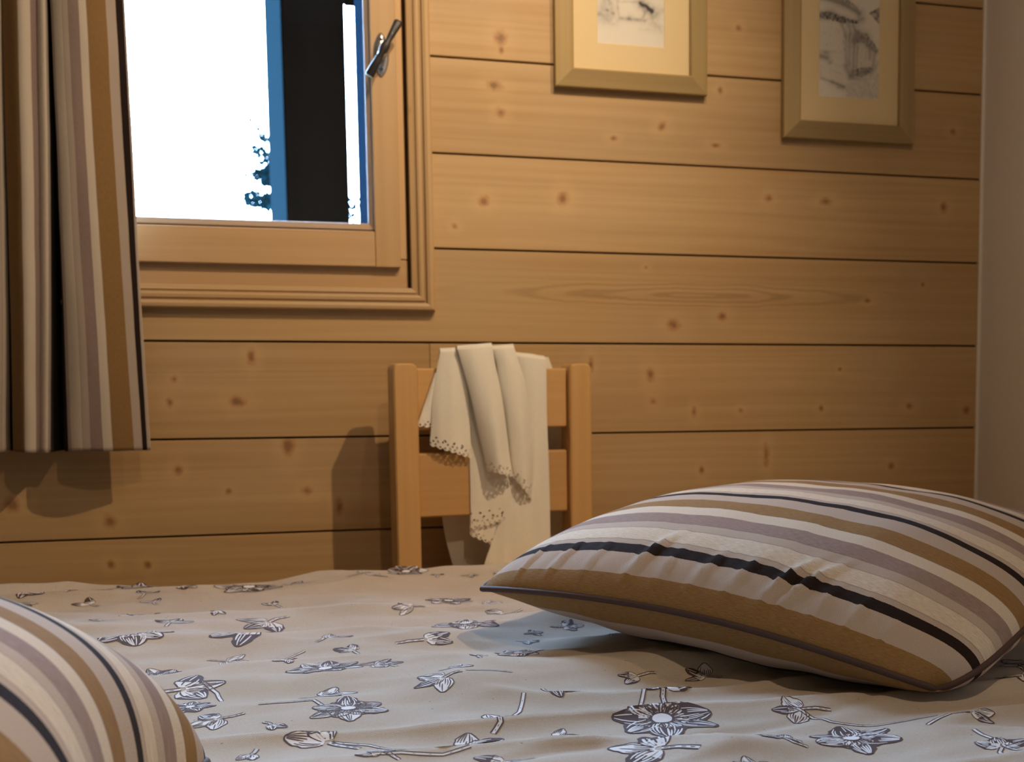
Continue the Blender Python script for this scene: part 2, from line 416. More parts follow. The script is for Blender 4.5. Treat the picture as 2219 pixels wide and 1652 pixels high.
# plank wall: a core with the window opening, every plank a part
bm = bmesh.new()
def quadbox(bm, x0, x1, y0, y1, z0, z1):
    bmesh.ops.create_cube(bm, size=1, matrix=Matrix.Translation(((x0 + x1) / 2, (y0 + y1) / 2, (z0 + z1) / 2)) @ Matrix.Diagonal((x1 - x0, y1 - y0, z1 - z0, 1)))
for a in ((XL, OX0, 0, ZC), (OX1, XR, 0, ZC), (OX0, OX1, 0, OZ0), (OX0, OX1, OZ1, ZC)):
    quadbox(bm, a[0], a[1], YW + 0.016, YW + 0.10, a[2], a[3])
wall = finish(bm, 'wall_back', M['core']); tag(wall, kind='structure')
KN = [(0.3534, 1.4299, 0.0102, 0.0119), (0.3547, 1.4068, 0.0042, 0.0068), (0.3392, 1.3435, 0.0119, 0.0076), (0.3512, 1.2959, 0.0076, 0.0076), (0.6614, 1.2868, 0.0076, 0.0076), (0.5656, 1.2592, 0.0068, 0.0042), (-0.1002, 0.8414, 0.0068, 0.0127), (-0.2294, 0.803, 0.0051, 0.0051), (-0.2385, 0.7625, 0.0051, 0.0068), (-0.1261, 0.7633, 0.0119, 0.0076), (-0.0424, 0.6834, 0.0093, 0.017), (-0.2302, 0.6433, 0.0068, 0.0076), (-0.013, 0.5985, 0.0085, 0.0068), (-0.344, 0.555, 0.0093, 0.0102), (0.0429, 0.5688, 0.0059, 0.0127), (-0.1472, 0.6023, 0.0051, 0.0051), (-0.286, 0.4746, 0.0059, 0.0068), (-0.3458, 0.4773, 0.0059, 0.0068), (-0.4969, 0.5882, 0.0102, 0.011), (0.5166, 0.8298, 0.0051, 0.011), (0.636, 0.8101, 0.0076, 0.011), (0.6404, 0.7578, 0.0068, 0.0068), (0.7254, 0.7361, 0.0051, 0.0093), (0.8219, 0.738, 0.0051, 0.0051), (0.8763, 0.6487, 0.0059, 0.0187), (1.0362, 0.821, 0.0042, 0.0042), (0.9962, 0.741, 0.0051, 0.0068), (1.1933, 0.7441, 0.0068, 0.0068), (0.7396, 0.6191, 0.0051, 0.0076), (0.6832, 0.9065, 0.0127, 0.0093), (0.783, 0.9257, 0.0085, 0.0076), (1.0961, 0.9605, 0.0059, 0.0042), (1.2209, 0.9957, 0.0042, 0.0051), (1.0026, 1.1572, 0.0102, 0.0068), (0.4663, 1.1429, 0.0093, 0.011), (0.8791, 1.1588, 0.0068, 0.0068), (0.3185, 1.1313, 0.0085, 0.0076), (0.2625, 1.0846, 0.0051, 0.0051), (1.2656, 1.1549, 0.0068, 0.0093), (0.7686, 1.2565, 0.0085, 0.0034), (1.3281, 0.7332, 0.0076, 0.0093), (1.1529, 0.6192, 0.0068, 0.0068), (0.9571, 0.5475, 0.0076, 0.0059), (1.2838, 1.3104, 0.0059, 0.0068), (0.8157, 1.4833, 0.0059, 0.0059), (0.778, 1.3626, 0.0051, 0.0059), (0.6278, 1.0171, 0.0042, 0.0034), (0.1939, 0.4309, 0.0042, 0.0042)]
rng = random.Random(4)
PROUD = {3: 0.0, 4: -0.0012, 5: 0.0008, 6: 0.0, 7: 0.001, 8: -0.0008}
for n in range(-4, 12):
    za, zb = 0.5236 + 0.173 * n, 0.5236 + 0.173 * (n + 1)
    za, zb = max(za, 0), min(zb, ZC)
    if zb - za < 0.01: continue
    kn = [k for k in KN if za <= k[1] < zb]
    t1, t2 = rng.uniform(0.96, 1.05), rng.uniform(0.96, 1.05)
    mt = wood('pine_plank', tuple(c * t1 for c in PINE_L), tuple(c * t2 for c in PINE_D), 'X', kn,
              rings=(0.72, 0.965, 0.060, 0.040) if n == 2 else None, seed=rng.uniform(0, 30), scatter=0.0 if kn else 0.5)
    g = 0.0018
    y0 = YW - rng.uniform(-0.0008, 0.0008)
    z0, z1 = za + g, zb - g
    shapes = []
    if z1 <= OZ0 or z0 >= OZ1:
        if n in (1,): shapes = [[(XL, z0), (0.212, z0), (0.212, z1), (XL, z1)], [(0.2126, z0), (XR - 0.006, z0), (XR - 0.006, z1), (0.2126, z1)]]
        else: shapes = [[(XL, z0), (XR - 0.006, z0), (XR - 0.006, z1), (XL, z1)]]
    elif z0 < OZ0:
        shapes = [[(XL, z0), (XR - 0.006, z0), (XR - 0.006, z1), (OX1, z1), (OX1, OZ0), (OX0, OZ0), (OX0, z1), (XL, z1)]]
    elif z1 > OZ1:
        shapes = [[(XL, z0), (OX0, z0), (OX0, OZ1), (OX1, OZ1), (OX1, z0), (XR - 0.006, z0), (XR - 0.006, z1), (XL, z1)]]
    else:
        shapes = [[(XL, z0), (OX0, z0), (OX0, z1), (XL, z1)], [(OX1, z0), (XR - 0.006, z0), (XR - 0.006, z1), (OX1, z1)]]
    for s in shapes:
        slab('plank', s, y0, YW + 0.0165, mt, wall, bevel=0.0011)

# ------------------------------------------------------------------ window
win = empty('window_1', (-0.31, YW, 0.95)); tag(win, kind='structure')
cas_prof = [(0, -0.004), (0, 0.009), (0.0015, 0.011), (0.0085, 0.0125), (0.0100, 0.0095), (0.0120, 0.0095), (0.0135, 0.0155),
            (0.0170, 0.0170), (0.0225, 0.0165), (0.0240, 0.0125), (0.0262, 0.0125), (0.0280, 0.0195), (0.0330, 0.0215), (0.0385, 0.0205),
            (0.0415, 0.0170), (0.0420, 0.0120), (0.0420, 0.0)]
crect = (-0.80, 0.1815, 0.9685, 2.02)
for sd, mt in (('bottom', 'cas_h'), ('right', 'cas_v'), ('top', 'cas_h'), ('left', 'cas_v')):
    rail('casing', crect, sd, cas_prof, YW, M[mt], win)
# fixed frame, a dark gap before the right hand casing
yb = YW + 0.085
box('fixed_frame', -0.80, 0.1760, YW + 0.003, yb, 0.9585, 1.0200, M['win_h'], win, 0.002, True)
box('fixed_frame', 0.1420, 0.1755, YW + 0.002, yb, 1.0205, 2.02, M['win_v'], win, 0.002, True)
box('fixed_frame', 0.1757, 0.1864, YW + 0.013, yb, 0.9700, 2.02, M['core'], win, 0, True)
box('fixed_frame', -0.80, -0.768, YW + 0.002, yb, 1.0205, 2.02, M['win_v'], win, 0.002, True)
box('fixed_frame', -0.767, 0.1415, YW + 0.002, yb, 1.985, 2.02, M['win_h'], win, 0.002, True)
# opening sash
SY = YW - 0.014
box('sash_stile', 0.1188, 0.1632, SY, YW + 0.001, 1.0050, 2.005, M['win_v'], win, 0.0015, True)
box('sash_stile', -0.795, -0.747, SY, YW + 0.001, 1.0050, 2.005, M['win_v'], win, 0.0015, True)
box('sash_rail', -0.7465, 0.1184, SY + 0.0005, YW + 0.0008, 1.0055, 1.0690, M['win_h'], win, 0.0015, True)
box('sash_rail', -0.7465, 0.1184, SY + 0.0005, YW + 0.0008, 1.9420, 2.005, M['win_h'], win, 0.0015, True)
grect = (-0.735, 0.1078, 1.0846, 1.930)
bead_prof = [(0, -0.0055), (0.0012, -0.0025), (0.0095, 0.0030), (0.0118, 0.0036), (0.0118, -0.0075), (0, -0.0075)]
box('sash_rebate', -0.7460, 0.1180, YW - 0.0025, YW + 0.0078, 1.0665, 1.0730, M['core'], win, 0, True)
for sd, mt in (('bottom', 'win_h'), ('right', 'win_v'), ('top', 'win_h'), ('left', 'win_v')):
    rail('glazing_bead', grect, sd, bead_prof, YW, M['bead_' + mt[-1]], win)
orect = (-0.722, 0.0962, 1.0800, 1.925)
out_prof = [(0, -0.075), (0.0115, -0.0125), (0.040, -0.0125), (0.040, -0.078), (0, -0.078)]
for sd in ('bottom', 'right', 'top', 'left'):
    rail('outer_bead', orect, sd, out_prof, YW, M['outer'], win)
box('glass_pane', -0.745, 0.1180, YW + 0.0082, YW + 0.0112, 1.0725, 1.940, M['glass'], win, 0, True)
# espagnolette handle on the stile
hx, hz, hy = 0.1375, 1.3810, SY
def disc_plate():
    bm = bmesh.new(); v = []
    outl = []
    for k in range(28):
        a = 2 * math.pi * k / 28
        z = 0.0385 * math.sin(a); w = 0.0135 * (1 - 0.42 * abs(math.sin(a)) ** 3)
        outl.append((hx + w * math.copysign(abs(math.cos(a)) ** 0.8, math.cos(a)), hz + z))
    lv = []
    for s, d in ((1.0, 0.0), (1.0, 0.003), (0.86, 0.0052), (0.45, 0.0058)):
        lv.append([bm.verts.new((hx + (x - hx) * s, hy - d, hz + (z - hz) * (s if s == 1 else s * 1.03))) for x, z in outl])
    for a, b in zip(lv, lv[1:]):
        for i in range(28): bm.faces.new((a[i], a[(i + 1) % 28], b[(i + 1) % 28], b[i]))
    bm.faces.new(lv[-1]); bm.faces.new(lv[0][::-1])
    return bm
plate = finish(disc_plate(), 'handle_plate', M['chrome'], win, True, smooth=True)
for dz in (0.026, -0.026):
    bm = bmesh.new(); bmesh.ops.create_cone(bm, cap_ends=True, segments=12, radius1=0.0034, radius2=0.0026, depth=0.0026, matrix=Matrix.Translation((hx, hy - 0.0052, hz + dz)) @ Matrix.Rotation(R(90), 4, 'X'))
    s = finish(bm, 'screw', M['handle'], plate)
hub = tube('handle_neck', [(hx, hy - 0.003, hz), (hx, hy - 0.012, hz), (hx + 0.001, hy - 0.030, hz + 0.001), (hx + 0.0015, hy - 0.040, hz + 0.002)], [0.0105, 0.0085, 0.0065, 0.0065], M['chrome'], win, 14, True)
def lever():
    a, b = Vector((0.1135, hy - 0.040, 1.3345)), Vector((0.1672, hy - 0.043, 1.4320))
    d = (b - a).normalized(); side = d.cross(Vector((0, -1, 0))).normalized(); out = Vector((0, -1, 0))
    v, f = [], []
    prof = [(0.0, 0.0055, .003), (0.012, 0.0080, .0045), (0.30, 0.0066, .0045), (0.40, 0.0050, .0055), (0.47, 0.0080, .0070), (0.56, 0.0080, .0070), (0.63, 0.0050, .0055), (0.70, 0.0056, .0045), (0.97, 0.0078, .0045), (1.0, 0.0050, .003)]
    n = 12
    for t, w, h in prof:
        p = a.lerp(b, t)
        for k in range(n):
            an = 2 * math.pi * k / n; c, s = math.cos(an), math.sin(an)
            v.append(p + side * (w * math.copysign(abs(c) ** 0.7, c)) + out * (h * math.copysign(abs(s) ** 0.7, s)))
    for i in range(len(prof) - 1):
        for k in range(n): f.append((i * n + k, i * n + (k + 1) % n, (i + 1) * n + (k + 1) % n, (i + 1) * n + k))
    f += [tuple(range(n))[::-1], tuple((len(prof) - 1) * n + k for k in range(n))]
    return mesh('handle_lever', v, f, M['handle'], win, True, world=True)
lv = lever()

# ------------------------------------------------------------------ outside: balcony post, beam, tree, snow
tag(box('terrain', -40, 40, YW + 1.9, 70, -3.2, -3.0, M['ground']), kind='structure')
tag(box('balcony_floor', -2.4, 2.4, YW + 0.12, YW + 1.75, -0.20, -0.04, M['post']), kind='structure')
tag(box('light_block_facade', -4.0, 4.0, YW, YW + 0.105, ZC + 0.065, 5.2, M['post']), kind='structure')  # unseen upper wall, added to keep sky light off the post's front
tag(box('light_block_roof', -4.0, 4.0, YW - 0.3, YW + 1.9, 5.25, 5.35, M['post']), kind='structure')  # unseen eave, added to block the sky above the house
po = empty('balcony_post', (-0.053, 3.90, -0.04), R(16.5))
tag(po, 'dark brown timber balcony post with sky light coloured onto one side, seen through the window pane', 'post')
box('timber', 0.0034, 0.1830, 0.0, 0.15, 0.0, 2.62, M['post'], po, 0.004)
box('skylit_side', 0.0, 0.0030, -0.002, 0.155, 0.0, 2.62, M['post_skylit'], po, 0.002)  # thin sheet that carries the sky-lit tone of this face
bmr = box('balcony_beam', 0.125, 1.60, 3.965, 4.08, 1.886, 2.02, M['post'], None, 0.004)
tag(bmr, 'dark horizontal timber beam running right from the top of the balcony post', 'beam')

tr = empty('tree', (0.02, 7.50, -3.0))
tag(tr, 'dark green conifer beyond the balcony, its twigs showing beside the post', 'tree')
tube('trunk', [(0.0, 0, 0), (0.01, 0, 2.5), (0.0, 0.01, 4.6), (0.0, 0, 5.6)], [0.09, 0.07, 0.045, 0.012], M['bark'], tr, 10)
rt = random.Random(11)
lv_, lf_ = [], []
def twig(p, d, n, size, spread):
    for i in range(n):
        q = p + d * (i / n) + Vector((rt.gauss(0, spread), rt.gauss(0, spread), rt.gauss(0, spread)))
        a = Vector((rt.uniform(-1, 1), rt.uniform(-1, 1), rt.uniform(-1, 1))).normalized() * size * rt.uniform(0.6, 1.2)
        b = a.cross(Vector((rt.uniform(-1, 1), rt.uniform(-1, 1), rt.uniform(-1, 1))).normalized()) * 0.45
        k = len(lv_); lv_.extend([q, q + a * 0.5 + b, q + a, q + a * 0.5 - b]); lf_.append((k, k + 1, k + 2, k + 3))
for (s, e, n, sz, sp) in (((-0.06, 4.86), (-0.22, 4.90), 420, 0.045, 0.026), ((-0.16, 4.85), (-0.285, 4.875), 150, 0.040, 0.018), ((-0.19, 4.95), (-0.285, 4.985), 90, 0.035, 0.012),
                          ((-0.08, 5.00), (-0.22, 5.05), 120, 0.035, 0.018), ((-0.20, 5.05), (-0.31, 5.18), 40, 0.030, 0.010), ((-0.06, 4.72), (-0.20, 4.725), 240, 0.042, 0.018),
                          ((-0.18, 4.715), (-0.32, 4.735), 190, 0.042, 0.020), ((0.10, 4.70), (0.235, 4.72), 170, 0.042, 0.030), ((0.08, 4.55), (0.22, 4.58), 120, 0.042, 0.03),
                          ((-0.05, 4.40), (-0.45, 4.34), 260, 0.045, 0.04), ((0.05, 4.2), (0.5, 4.15), 300, 0.05, 0.05), ((-0.05, 4.0), (-0.55, 3.9), 300, 0.05, 0.05)):
    a = Vector((s[0], rt.uniform(-0.06, 0.06), s[1])); b = Vector((e[0], rt.uniform(-0.12, 0.12), e[1]))
    twig(a, b - a, n, sz, sp)
    tube('branch', [(0, 0, a.z - 0.05), a, a.lerp(b, 0.6), b], [0.010, 0.007, 0.004, 0.002], M['bark'], tr, 6)
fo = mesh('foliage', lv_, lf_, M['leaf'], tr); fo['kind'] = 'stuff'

# ------------------------------------------------------------------ curtain and its rod
def curtain():
    # x at the hem (z=.685), x at the rail (z=1.42 and up, same slope), distance from the wall, position across the cloth; fold gaps are set on the black stripe to paint their shade
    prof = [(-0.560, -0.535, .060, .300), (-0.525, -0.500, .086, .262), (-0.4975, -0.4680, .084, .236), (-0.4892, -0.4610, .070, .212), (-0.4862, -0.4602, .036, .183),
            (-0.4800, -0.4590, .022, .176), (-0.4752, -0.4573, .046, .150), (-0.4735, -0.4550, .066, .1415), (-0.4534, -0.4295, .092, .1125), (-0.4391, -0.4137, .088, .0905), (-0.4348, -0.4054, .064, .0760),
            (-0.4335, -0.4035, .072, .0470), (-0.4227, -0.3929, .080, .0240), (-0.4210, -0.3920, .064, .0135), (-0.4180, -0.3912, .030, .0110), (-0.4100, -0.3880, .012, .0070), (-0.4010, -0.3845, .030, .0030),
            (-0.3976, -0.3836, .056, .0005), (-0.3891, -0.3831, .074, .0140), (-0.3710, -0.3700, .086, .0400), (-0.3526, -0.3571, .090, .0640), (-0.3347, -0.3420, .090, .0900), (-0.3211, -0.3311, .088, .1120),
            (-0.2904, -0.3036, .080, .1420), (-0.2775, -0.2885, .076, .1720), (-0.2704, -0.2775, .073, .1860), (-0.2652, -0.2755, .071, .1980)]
    # smooth the profile
    P = []
    for i in range(len(prof) - 1):
        p0, p1, p2, p3 = prof[max(i - 1, 0)], prof[i], prof[i + 1], prof[min(i + 2, len(prof) - 1)]
        for k in range(4):
            t = k / 4
            P.append(tuple(0.5 * ((2 * b) + (-a + c) * t + (2 * a - 5 * b + 4 * c - d) * t * t + (-a + 3 * b - 3 * c + d) * t ** 3) if j < 3 else b + (c - b) * t
                           for j, (a, b, c, d) in enumerate(zip(p0, p1, p2, p3))))
    P.append(prof[-1])
    v, f, uv = [], [], []
    z0, z1, NZ = 0.6835, 2.20, 70
    for j in range(NZ + 1):
        z = z0 + (z1 - z0) * (j / NZ) ** 1.25
        t = (z - 0.685) / (1.42 - 0.685)
        for i, (xb, xt, d, u) in enumerate(P):
            tt = t + 0.25 * math.sin(math.pi * min(max(t, 0), 1)) * 0.35
            x = xb + (xt - xb) * tt if t < 1 else xt + (xt - xb) * 0.25 * (t - 1)
            wob = 0.004 * noise.noise((x * 14, z * 5, 3.1)) + 0.0015 * noise.noise((x * 40, z * 16, 8))
            hem = -0.0015 * math.exp(-((z - 0.766) / 0.003) ** 2)
            v.append((x + wob * 0.5, YW - d - 0.006 - wob - hem, z + (0.004 * noise.noise((x * 18, 0, 1)) if j == 0 else 0)))
            uv.append((z, u))
    n = len(P)
    for j in range(NZ):
        for i in range(n - 1): f.append((j * n + i, j * n + i + 1, (j + 1) * n + i + 1, (j + 1) * n + i))
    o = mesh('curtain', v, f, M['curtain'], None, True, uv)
    m = o.modifiers.new('thick', 'SOLIDIFY'); m.thickness = 0.0016; m.offset = 1
    return o
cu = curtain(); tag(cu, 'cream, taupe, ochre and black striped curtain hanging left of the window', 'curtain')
rod = empty('curtain_rod', (-0.4, YW - 0.08, 2.22)); tag(rod, 'wooden curtain rod above the window carrying the striped curtain', 'rod')
tube('pole', [(-0.75, 0, 0), (0.80, 0, 0)], 0.012, M['chair_h'], rod, 12)
for x in (-0.70, 0.74): box('bracket', x - 0.012, x + 0.012, -0.006, 0.080, -0.014, 0.014, M['chair_h'], rod, 0.002)

# ------------------------------------------------------------------ framed drawings
def sketch(name, parent, x0, x1, z0, z1, y, paint):
    nx, nz = 120, int(120 * (z1 - z0) / (x1 - x0))
    v = [(x0 + (x1 - x0) * i / nx, y, z0 + (z1 - z0) * j / nz) for j in range(nz + 1) for i in range(nx + 1)]
    f = [(j * (nx + 1) + i, j * (nx + 1) + i + 1, (j + 1) * (nx + 1) + i + 1, (j + 1) * (nx + 1) + i) for j in range(nz) for i in range(nx)]
    o = mesh(name, v, f, M['ink'], parent, world=True)
    at = o.data.attributes.new('ink', 'FLOAT', 'POINT')
    asp = (z1 - z0) / (x1 - x0)
    at.data.foreach_set('value', [max(0.0, min(1.0, paint(i / nx, j / nz * asp))) for j in range(nz + 1) for i in range(nx + 1)])
    return o
def seg(x, y, a, b, w):
    dx, dy = b[0] - a[0], b[1] - a[1]; L = dx * dx + dy * dy or 1e-9
    t = max(0, min(1, ((x - a[0]) * dx + (y - a[1]) * dy) / L))
    d = math.hypot(x - a[0] - dx * t, y - a[1] - dy * t)
    return math.exp(-(d / w) ** 2)
def poly_in(x, y, P):
    c = False; j = len(P) - 1
    for i in range(len(P)):
        if (P[i][1] > y) != (P[j][1] > y) and x < (P[j][0] - P[i][0]) * (y - P[i][1]) / (P[j][1] - P[i][1]) + P[i][0]: c = not c
        j = i
    return c
def n2(x, y, s, k=0): return noise.noise((x * s, y * s, k))
def strokes(S, x, y):
    v = [a * seg(x, y, p, q, w) for p, q, w, a in S]
    wash = [a * seg(x, y, p, q, w * 2.6) for p, q, w, a in S]
    return min(0.9, 0.72 * max(v) + 0.34 * min(1.5, sum(wash)))
# coordinates: x across 0..1, y up from the bottom edge in units of the width
S1 = [((0.0, .40), (.18, .36), .05, .30), ((.05, .42), (.12, .62), .05, .22), ((.16, .62), (.22, .52), .03, .30), ((.15, .47), (.24, .43), .02, .35),
      ((.34, .37), (.50, .38), .022, .32), ((.46, .37), (.70, .37), .020, .42), ((.64, .60), (.80, .52), .035, .75), ((.72, .56), (.82, .50), .03, .7), ((.68, .38), (.72, .56), .012, .25),
      ((.84, .40), (.98, .55), .05, .16), ((.82, .34), (1.0, .24), .06, .16), ((.10, .28), (.30, .30), .03, .10), ((.62, .24), (.86, .24), .02, .08), ((.30, .60), (.66, .62), .012, .20),
      ((.32, .40), (.30, .62), .012, .22), ((0, .80), (.4, .95), .03, .5), ((.4, .95), (.9, .78), .03, .5)]
def paint1(x, y): return 1.25 * strokes(S1, x, y) * (0.8 + 0.5 * n2(x, y, 18)) + 0.05 * max(0, n2(x, y, 7, 2)) * (1 if y > 0.2 else 0.3)
S2 = [((.0, 1.47), (.35, 1.42), .035, .9), ((.35, 1.42), (.66, 1.28), .035, .9), ((0, 1.22), (.20, 1.24), .03, .75), ((.20, 1.24), (.40, 1.17), .03, .8), ((.40, 1.17), (.62, 1.15), .024, .7), ((.62, 1.36), (.66, 1.16), .012, .35),
      ((.02, 1.17), (.14, 1.17), .035, .55), ((.70, 1.19), (.72, 1.20), .03, .55), ((.35, 1.14), (.44, .92), .022, .55), ((.48, 1.12), (.52, .96), .012, .6), ((.56, 1.10), (.60, 1.00), .02, .55),
      ((.44, .95), (.46, .50), .012, .5), ((.50, .95), (.50, .50), .014, .6), ((.58, .90), (.57, .48), .014, .7), ((.64, .78), (.62, .48), .014, .6),
      ((.58, .86), (.64, .98), .05, .75), ((.64, .90), (.80, .88), .035, .95), ((.66, .95), (.80, .96), .04, .4), ((.80, .82), (.94, .74), .035, .7), ((.84, .76), (.84, .62), .03, .55), ((.92, .70), (.90, .52), .02, .5),
      ((.02, .60), (.14, .58), .035, .75), ((.10, .66), (.14, .66), .03, .5), ((.18, .51), (.20, .52), .02, .5), ((0, .68), (.40, .68), .012, .2), ((.04, .28), (.22, .23), .016, .55), ((.22, .23), (.42, .17), .020, .75), ((.32, .16), (.42, .16), .02, .5),
      ((.44, .48), (.52, .34), .04, .6), ((.56, .42), (.56, .34), .022, .8), ((.64, .38), (.78, .42), .035, .95), ((.76, .44), (.88, .46), .03, .7), ((.50, .30), (.78, .30), .02, .35), ((.86, .36), (.98, .56), .03, .3),
      ((.80, .26), (.86, .10), .02, .35), ((.70, .10), (1.0, .06), .03, .35), ((.20, .40), (.36, .36), .015, .25)]
ROOF2 = [(.82, 1.30), (1.02, 1.42), (1.02, 1.12), (.96, 1.16)]
A2 = [([(0, 1.17), (.42, 1.11), (.63, 1.13), (.63, 1.17), (.40, 1.20), (.20, 1.26), (0, 1.25)], .78), ([(0, 1.48), (.35, 1.44), (.66, 1.27), (.67, 1.33), (.38, 1.54), (0, 1.60)], .55),
      ([(.39, 1.11), (.62, 1.10), (.66, .95), (.60, .36), (.43, .38)], .30), ([(.56, .86), (.62, 1.00), (.80, .98), (.86, .89), (.99, .76), (.95, .69), (.80, .83), (.64, .84)], .62),
      ([(.62, .84), (.92, .71), (.92, .48), (.64, .44)], .20), ([(.48, .34), (.62, .46), (.78, .48), (.90, .50), (.88, .42), (.72, .33)], .62), ([(0, .25), (.40, .20), (.42, 1.12), (0, 1.17)], .10),
      ([(.45, .02), (1, .02), (1, .45), (.86, .34), (.46, .22)], .22), (ROOF2, .62)]
def paint2(x, y):
    xx, yy = x + 0.02 * n2(x, y, 14, 6), y + 0.02 * n2(x, y, 14, 8)
    s = 0.72 * strokes(S2, x, y)
    for P, a in A2:
        if poly_in(xx, yy, P): s = max(s, a * (0.95 + 0.8 * n2(x * 1.6, y, 20, 3)))
    return s + 0.08 * max(0, n2(x, y, 11, 4))
fr_prof = [(0, 0.004), (0, 0.0215), (0.003, 0.0235), (0.0325, 0.0175), (0.0340, 0.0160), (0.0340, 0.0), (0, 0.0)]
def picture(x0, x1, z0, z1, sx0, sx1, sz0, sz1, label, paint):
    o = empty('framed_drawing', ((x0 + x1) / 2, YW, z0)); tag(o, label, 'picture', 'framed village drawings on the plank wall')
    w = 0.034; rect = (x0 + w, x1 - w, z0 + w, z1 - w)
    for sd, mt in (('left', 'frame_v'), ('right', 'frame_v'), ('bottom', 'frame_h'), ('top', 'frame_h')):
        rail('frame_rail', rect, sd, fr_prof, YW - 0.001, M[mt], o)
    # mount board with a window cut for the drawing
    y = YW - 0.0105
    a = [(rect[0] - .004, rect[2] - .004), (rect[1] + .004, rect[2] - .004), (rect[1] + .004, rect[3] + .004), (rect[0] - .004, rect[3] + .004)]
    b = [(sx0, sz0), (sx1, sz0), (sx1, sz1), (sx0, sz1)]
    c = [(sx0 + .0012, sz0 + .0012), (sx1 - .0012, sz0 + .0012), (sx1 - .0012, sz1 - .0012), (sx0 + .0012, sz1 - .0012)]
    v = [(p[0], y, p[1]) for p in a] + [(p[0], y, p[1]) for p in b] + [(p[0], y + .0014, p[1]) for p in c]
    f = []
    for k in range(4):
        n = (k + 1) % 4; f += [(k, n, 4 + n, 4 + k), (4 + k, 4 + n, 8 + n, 8 + k)]
    mesh('mount', v, f, M['mat'], o, world=True)
    sketch('drawing', o, sx0, sx1, sz0, sz1, y + .0014, paint)
    box('backing', rect[0] - .003, rect[1] + .003, YW - 0.006, YW - 0.001, rect[2] - .003, rect[3] + .003, M['core'], o, 0, True)
    return o
picture(0.4515, 0.7470, 1.3465, 1.790, 0.5325, 0.6643, 1.4312, 1.712, 'lime-washed wooden picture frame nearest the window, holding a pale pencil drawing', paint1)
picture(0.9045, 1.1865, 1.2765, 1.700, 0.9808, 1.1116, 1.3607, 1.628, 'lime-washed wooden picture frame nearest the plaster wall, darker drawing of village houses', paint2)

# ------------------------------------------------------------------ bed, quilt
bedo = empty('bed', (0.22, 1.2, 0)); tag(bedo, 'low wooden bed under the flower printed quilt', 'bed')
BX0, BX1, BY0, BY1 = -0.78, 1.27, 0.42, 2.0
box('mattress', BX0 + .03, BX1 - .03, BY0 + .03, BY1 - .035, 0.27, BED - 0.022, M['ticking'], bedo, 0.03, True, 3)
box('bed_base', BX0 + .04, BX1 - .04, BY0 + .04, BY1 - .05, 0.15, 0.268, M['chair_h'], bedo, 0.006, True)
for x in (BX0 + .09, BX1 - .09):
    for y in (BY0 + .09, BY1 - .10): box('leg', x - .03, x + .03, y - .03, y + .03, 0, 0.149, M['chair_v'], bedo, 0.004, True)

def hq(x, y):
    """height of the quilt's folds over the mattress top"""
    w = noise.noise((x * 1.7, y * 2.2, 5.0)) * 0.25
    h = 0.0095 * noise.noise((x * 3.6 + w, y * 10.5 + w * 2, 0.3)) + 0.0052 * noise.noise((x * 8.5, y * 22 + w * 5, 7.1))
    r = noise.noise((x * 2.6 + 3, y * 8.2 + w * 3, 2.2))
    h += 0.0085 * max(0, 1 - abs(r) * 3.2) ** 1.5 - 0.0018
    h += 0.0014 * noise.noise((x * 26, y * 40, 4.4))
    # quilting seams: shallow dips along two wandering lines
    for (a, b, c) in ((-0.55, 1.62, 0.5), (0.55, 0.98, 0.7)):
        d = (y - b - a * (x - 0.2) * 0.55 - 0.03 * noise.noise((x * 4, c, 0)))
        h -= 0.0035 * math.exp(-(d / 0.010) ** 2)
    return h
def hquilt(x, y): return BED + hq(x, y)
def quilt():
    xs = [BX0 + (BX1 - BX0) * i / 330 for i in range(331)]
    ys = [BY0 + 0.03 + (BY1 - 0.028 - BY0 - 0.03) * j / 260 for j in range(261)]
    rows = []
    r = 0.028
    def drop(sgn, yb):   # rounded edge then a short skirt, going away from the bed
        out = [(yb + sgn * r * math.sin(R(a)), -r * (1 - math.cos(R(a)))) for a in (18, 36, 54, 72, 90)]
        out += [(yb + sgn * (r + 0.002 * k), -r - 0.045 * k) for k in range(1, 6)]
        return out
    near = [(y, d) for y, d in drop(-1, ys[0])][::-1]; far = drop(1, ys[-1])
    prof = near + [(y, 0) for y in ys] + far
    v, f, uv = [], [], []
    n = len(xs)
    for (y, d) in prof:
        for x in xs:
            yy = min(max(y, ys[0]), ys[-1])
            k = 1.0 if d > -r else 0.3
            bulge = 0.0 if d == 0 else 0.010 * noise.noise((x * 7, d * 6, 1.5)) * (1 if y > 1 else -1) * min(1, -d * 12)
            v.append((x, y + bulge, BED + hq(x, yy) * k + d))
    for j in range(len(prof) - 1):
        for i in range(n - 1): f.append((j * n + i, j * n + i + 1, (j + 1) * n + i + 1, (j + 1) * n + i))
    return mesh('quilt', v, f, M['quilt'], None, True)
qo = quilt(); tag(qo, 'beige linen quilt printed with brown and white flowers, spread over the bed', 'quilt')

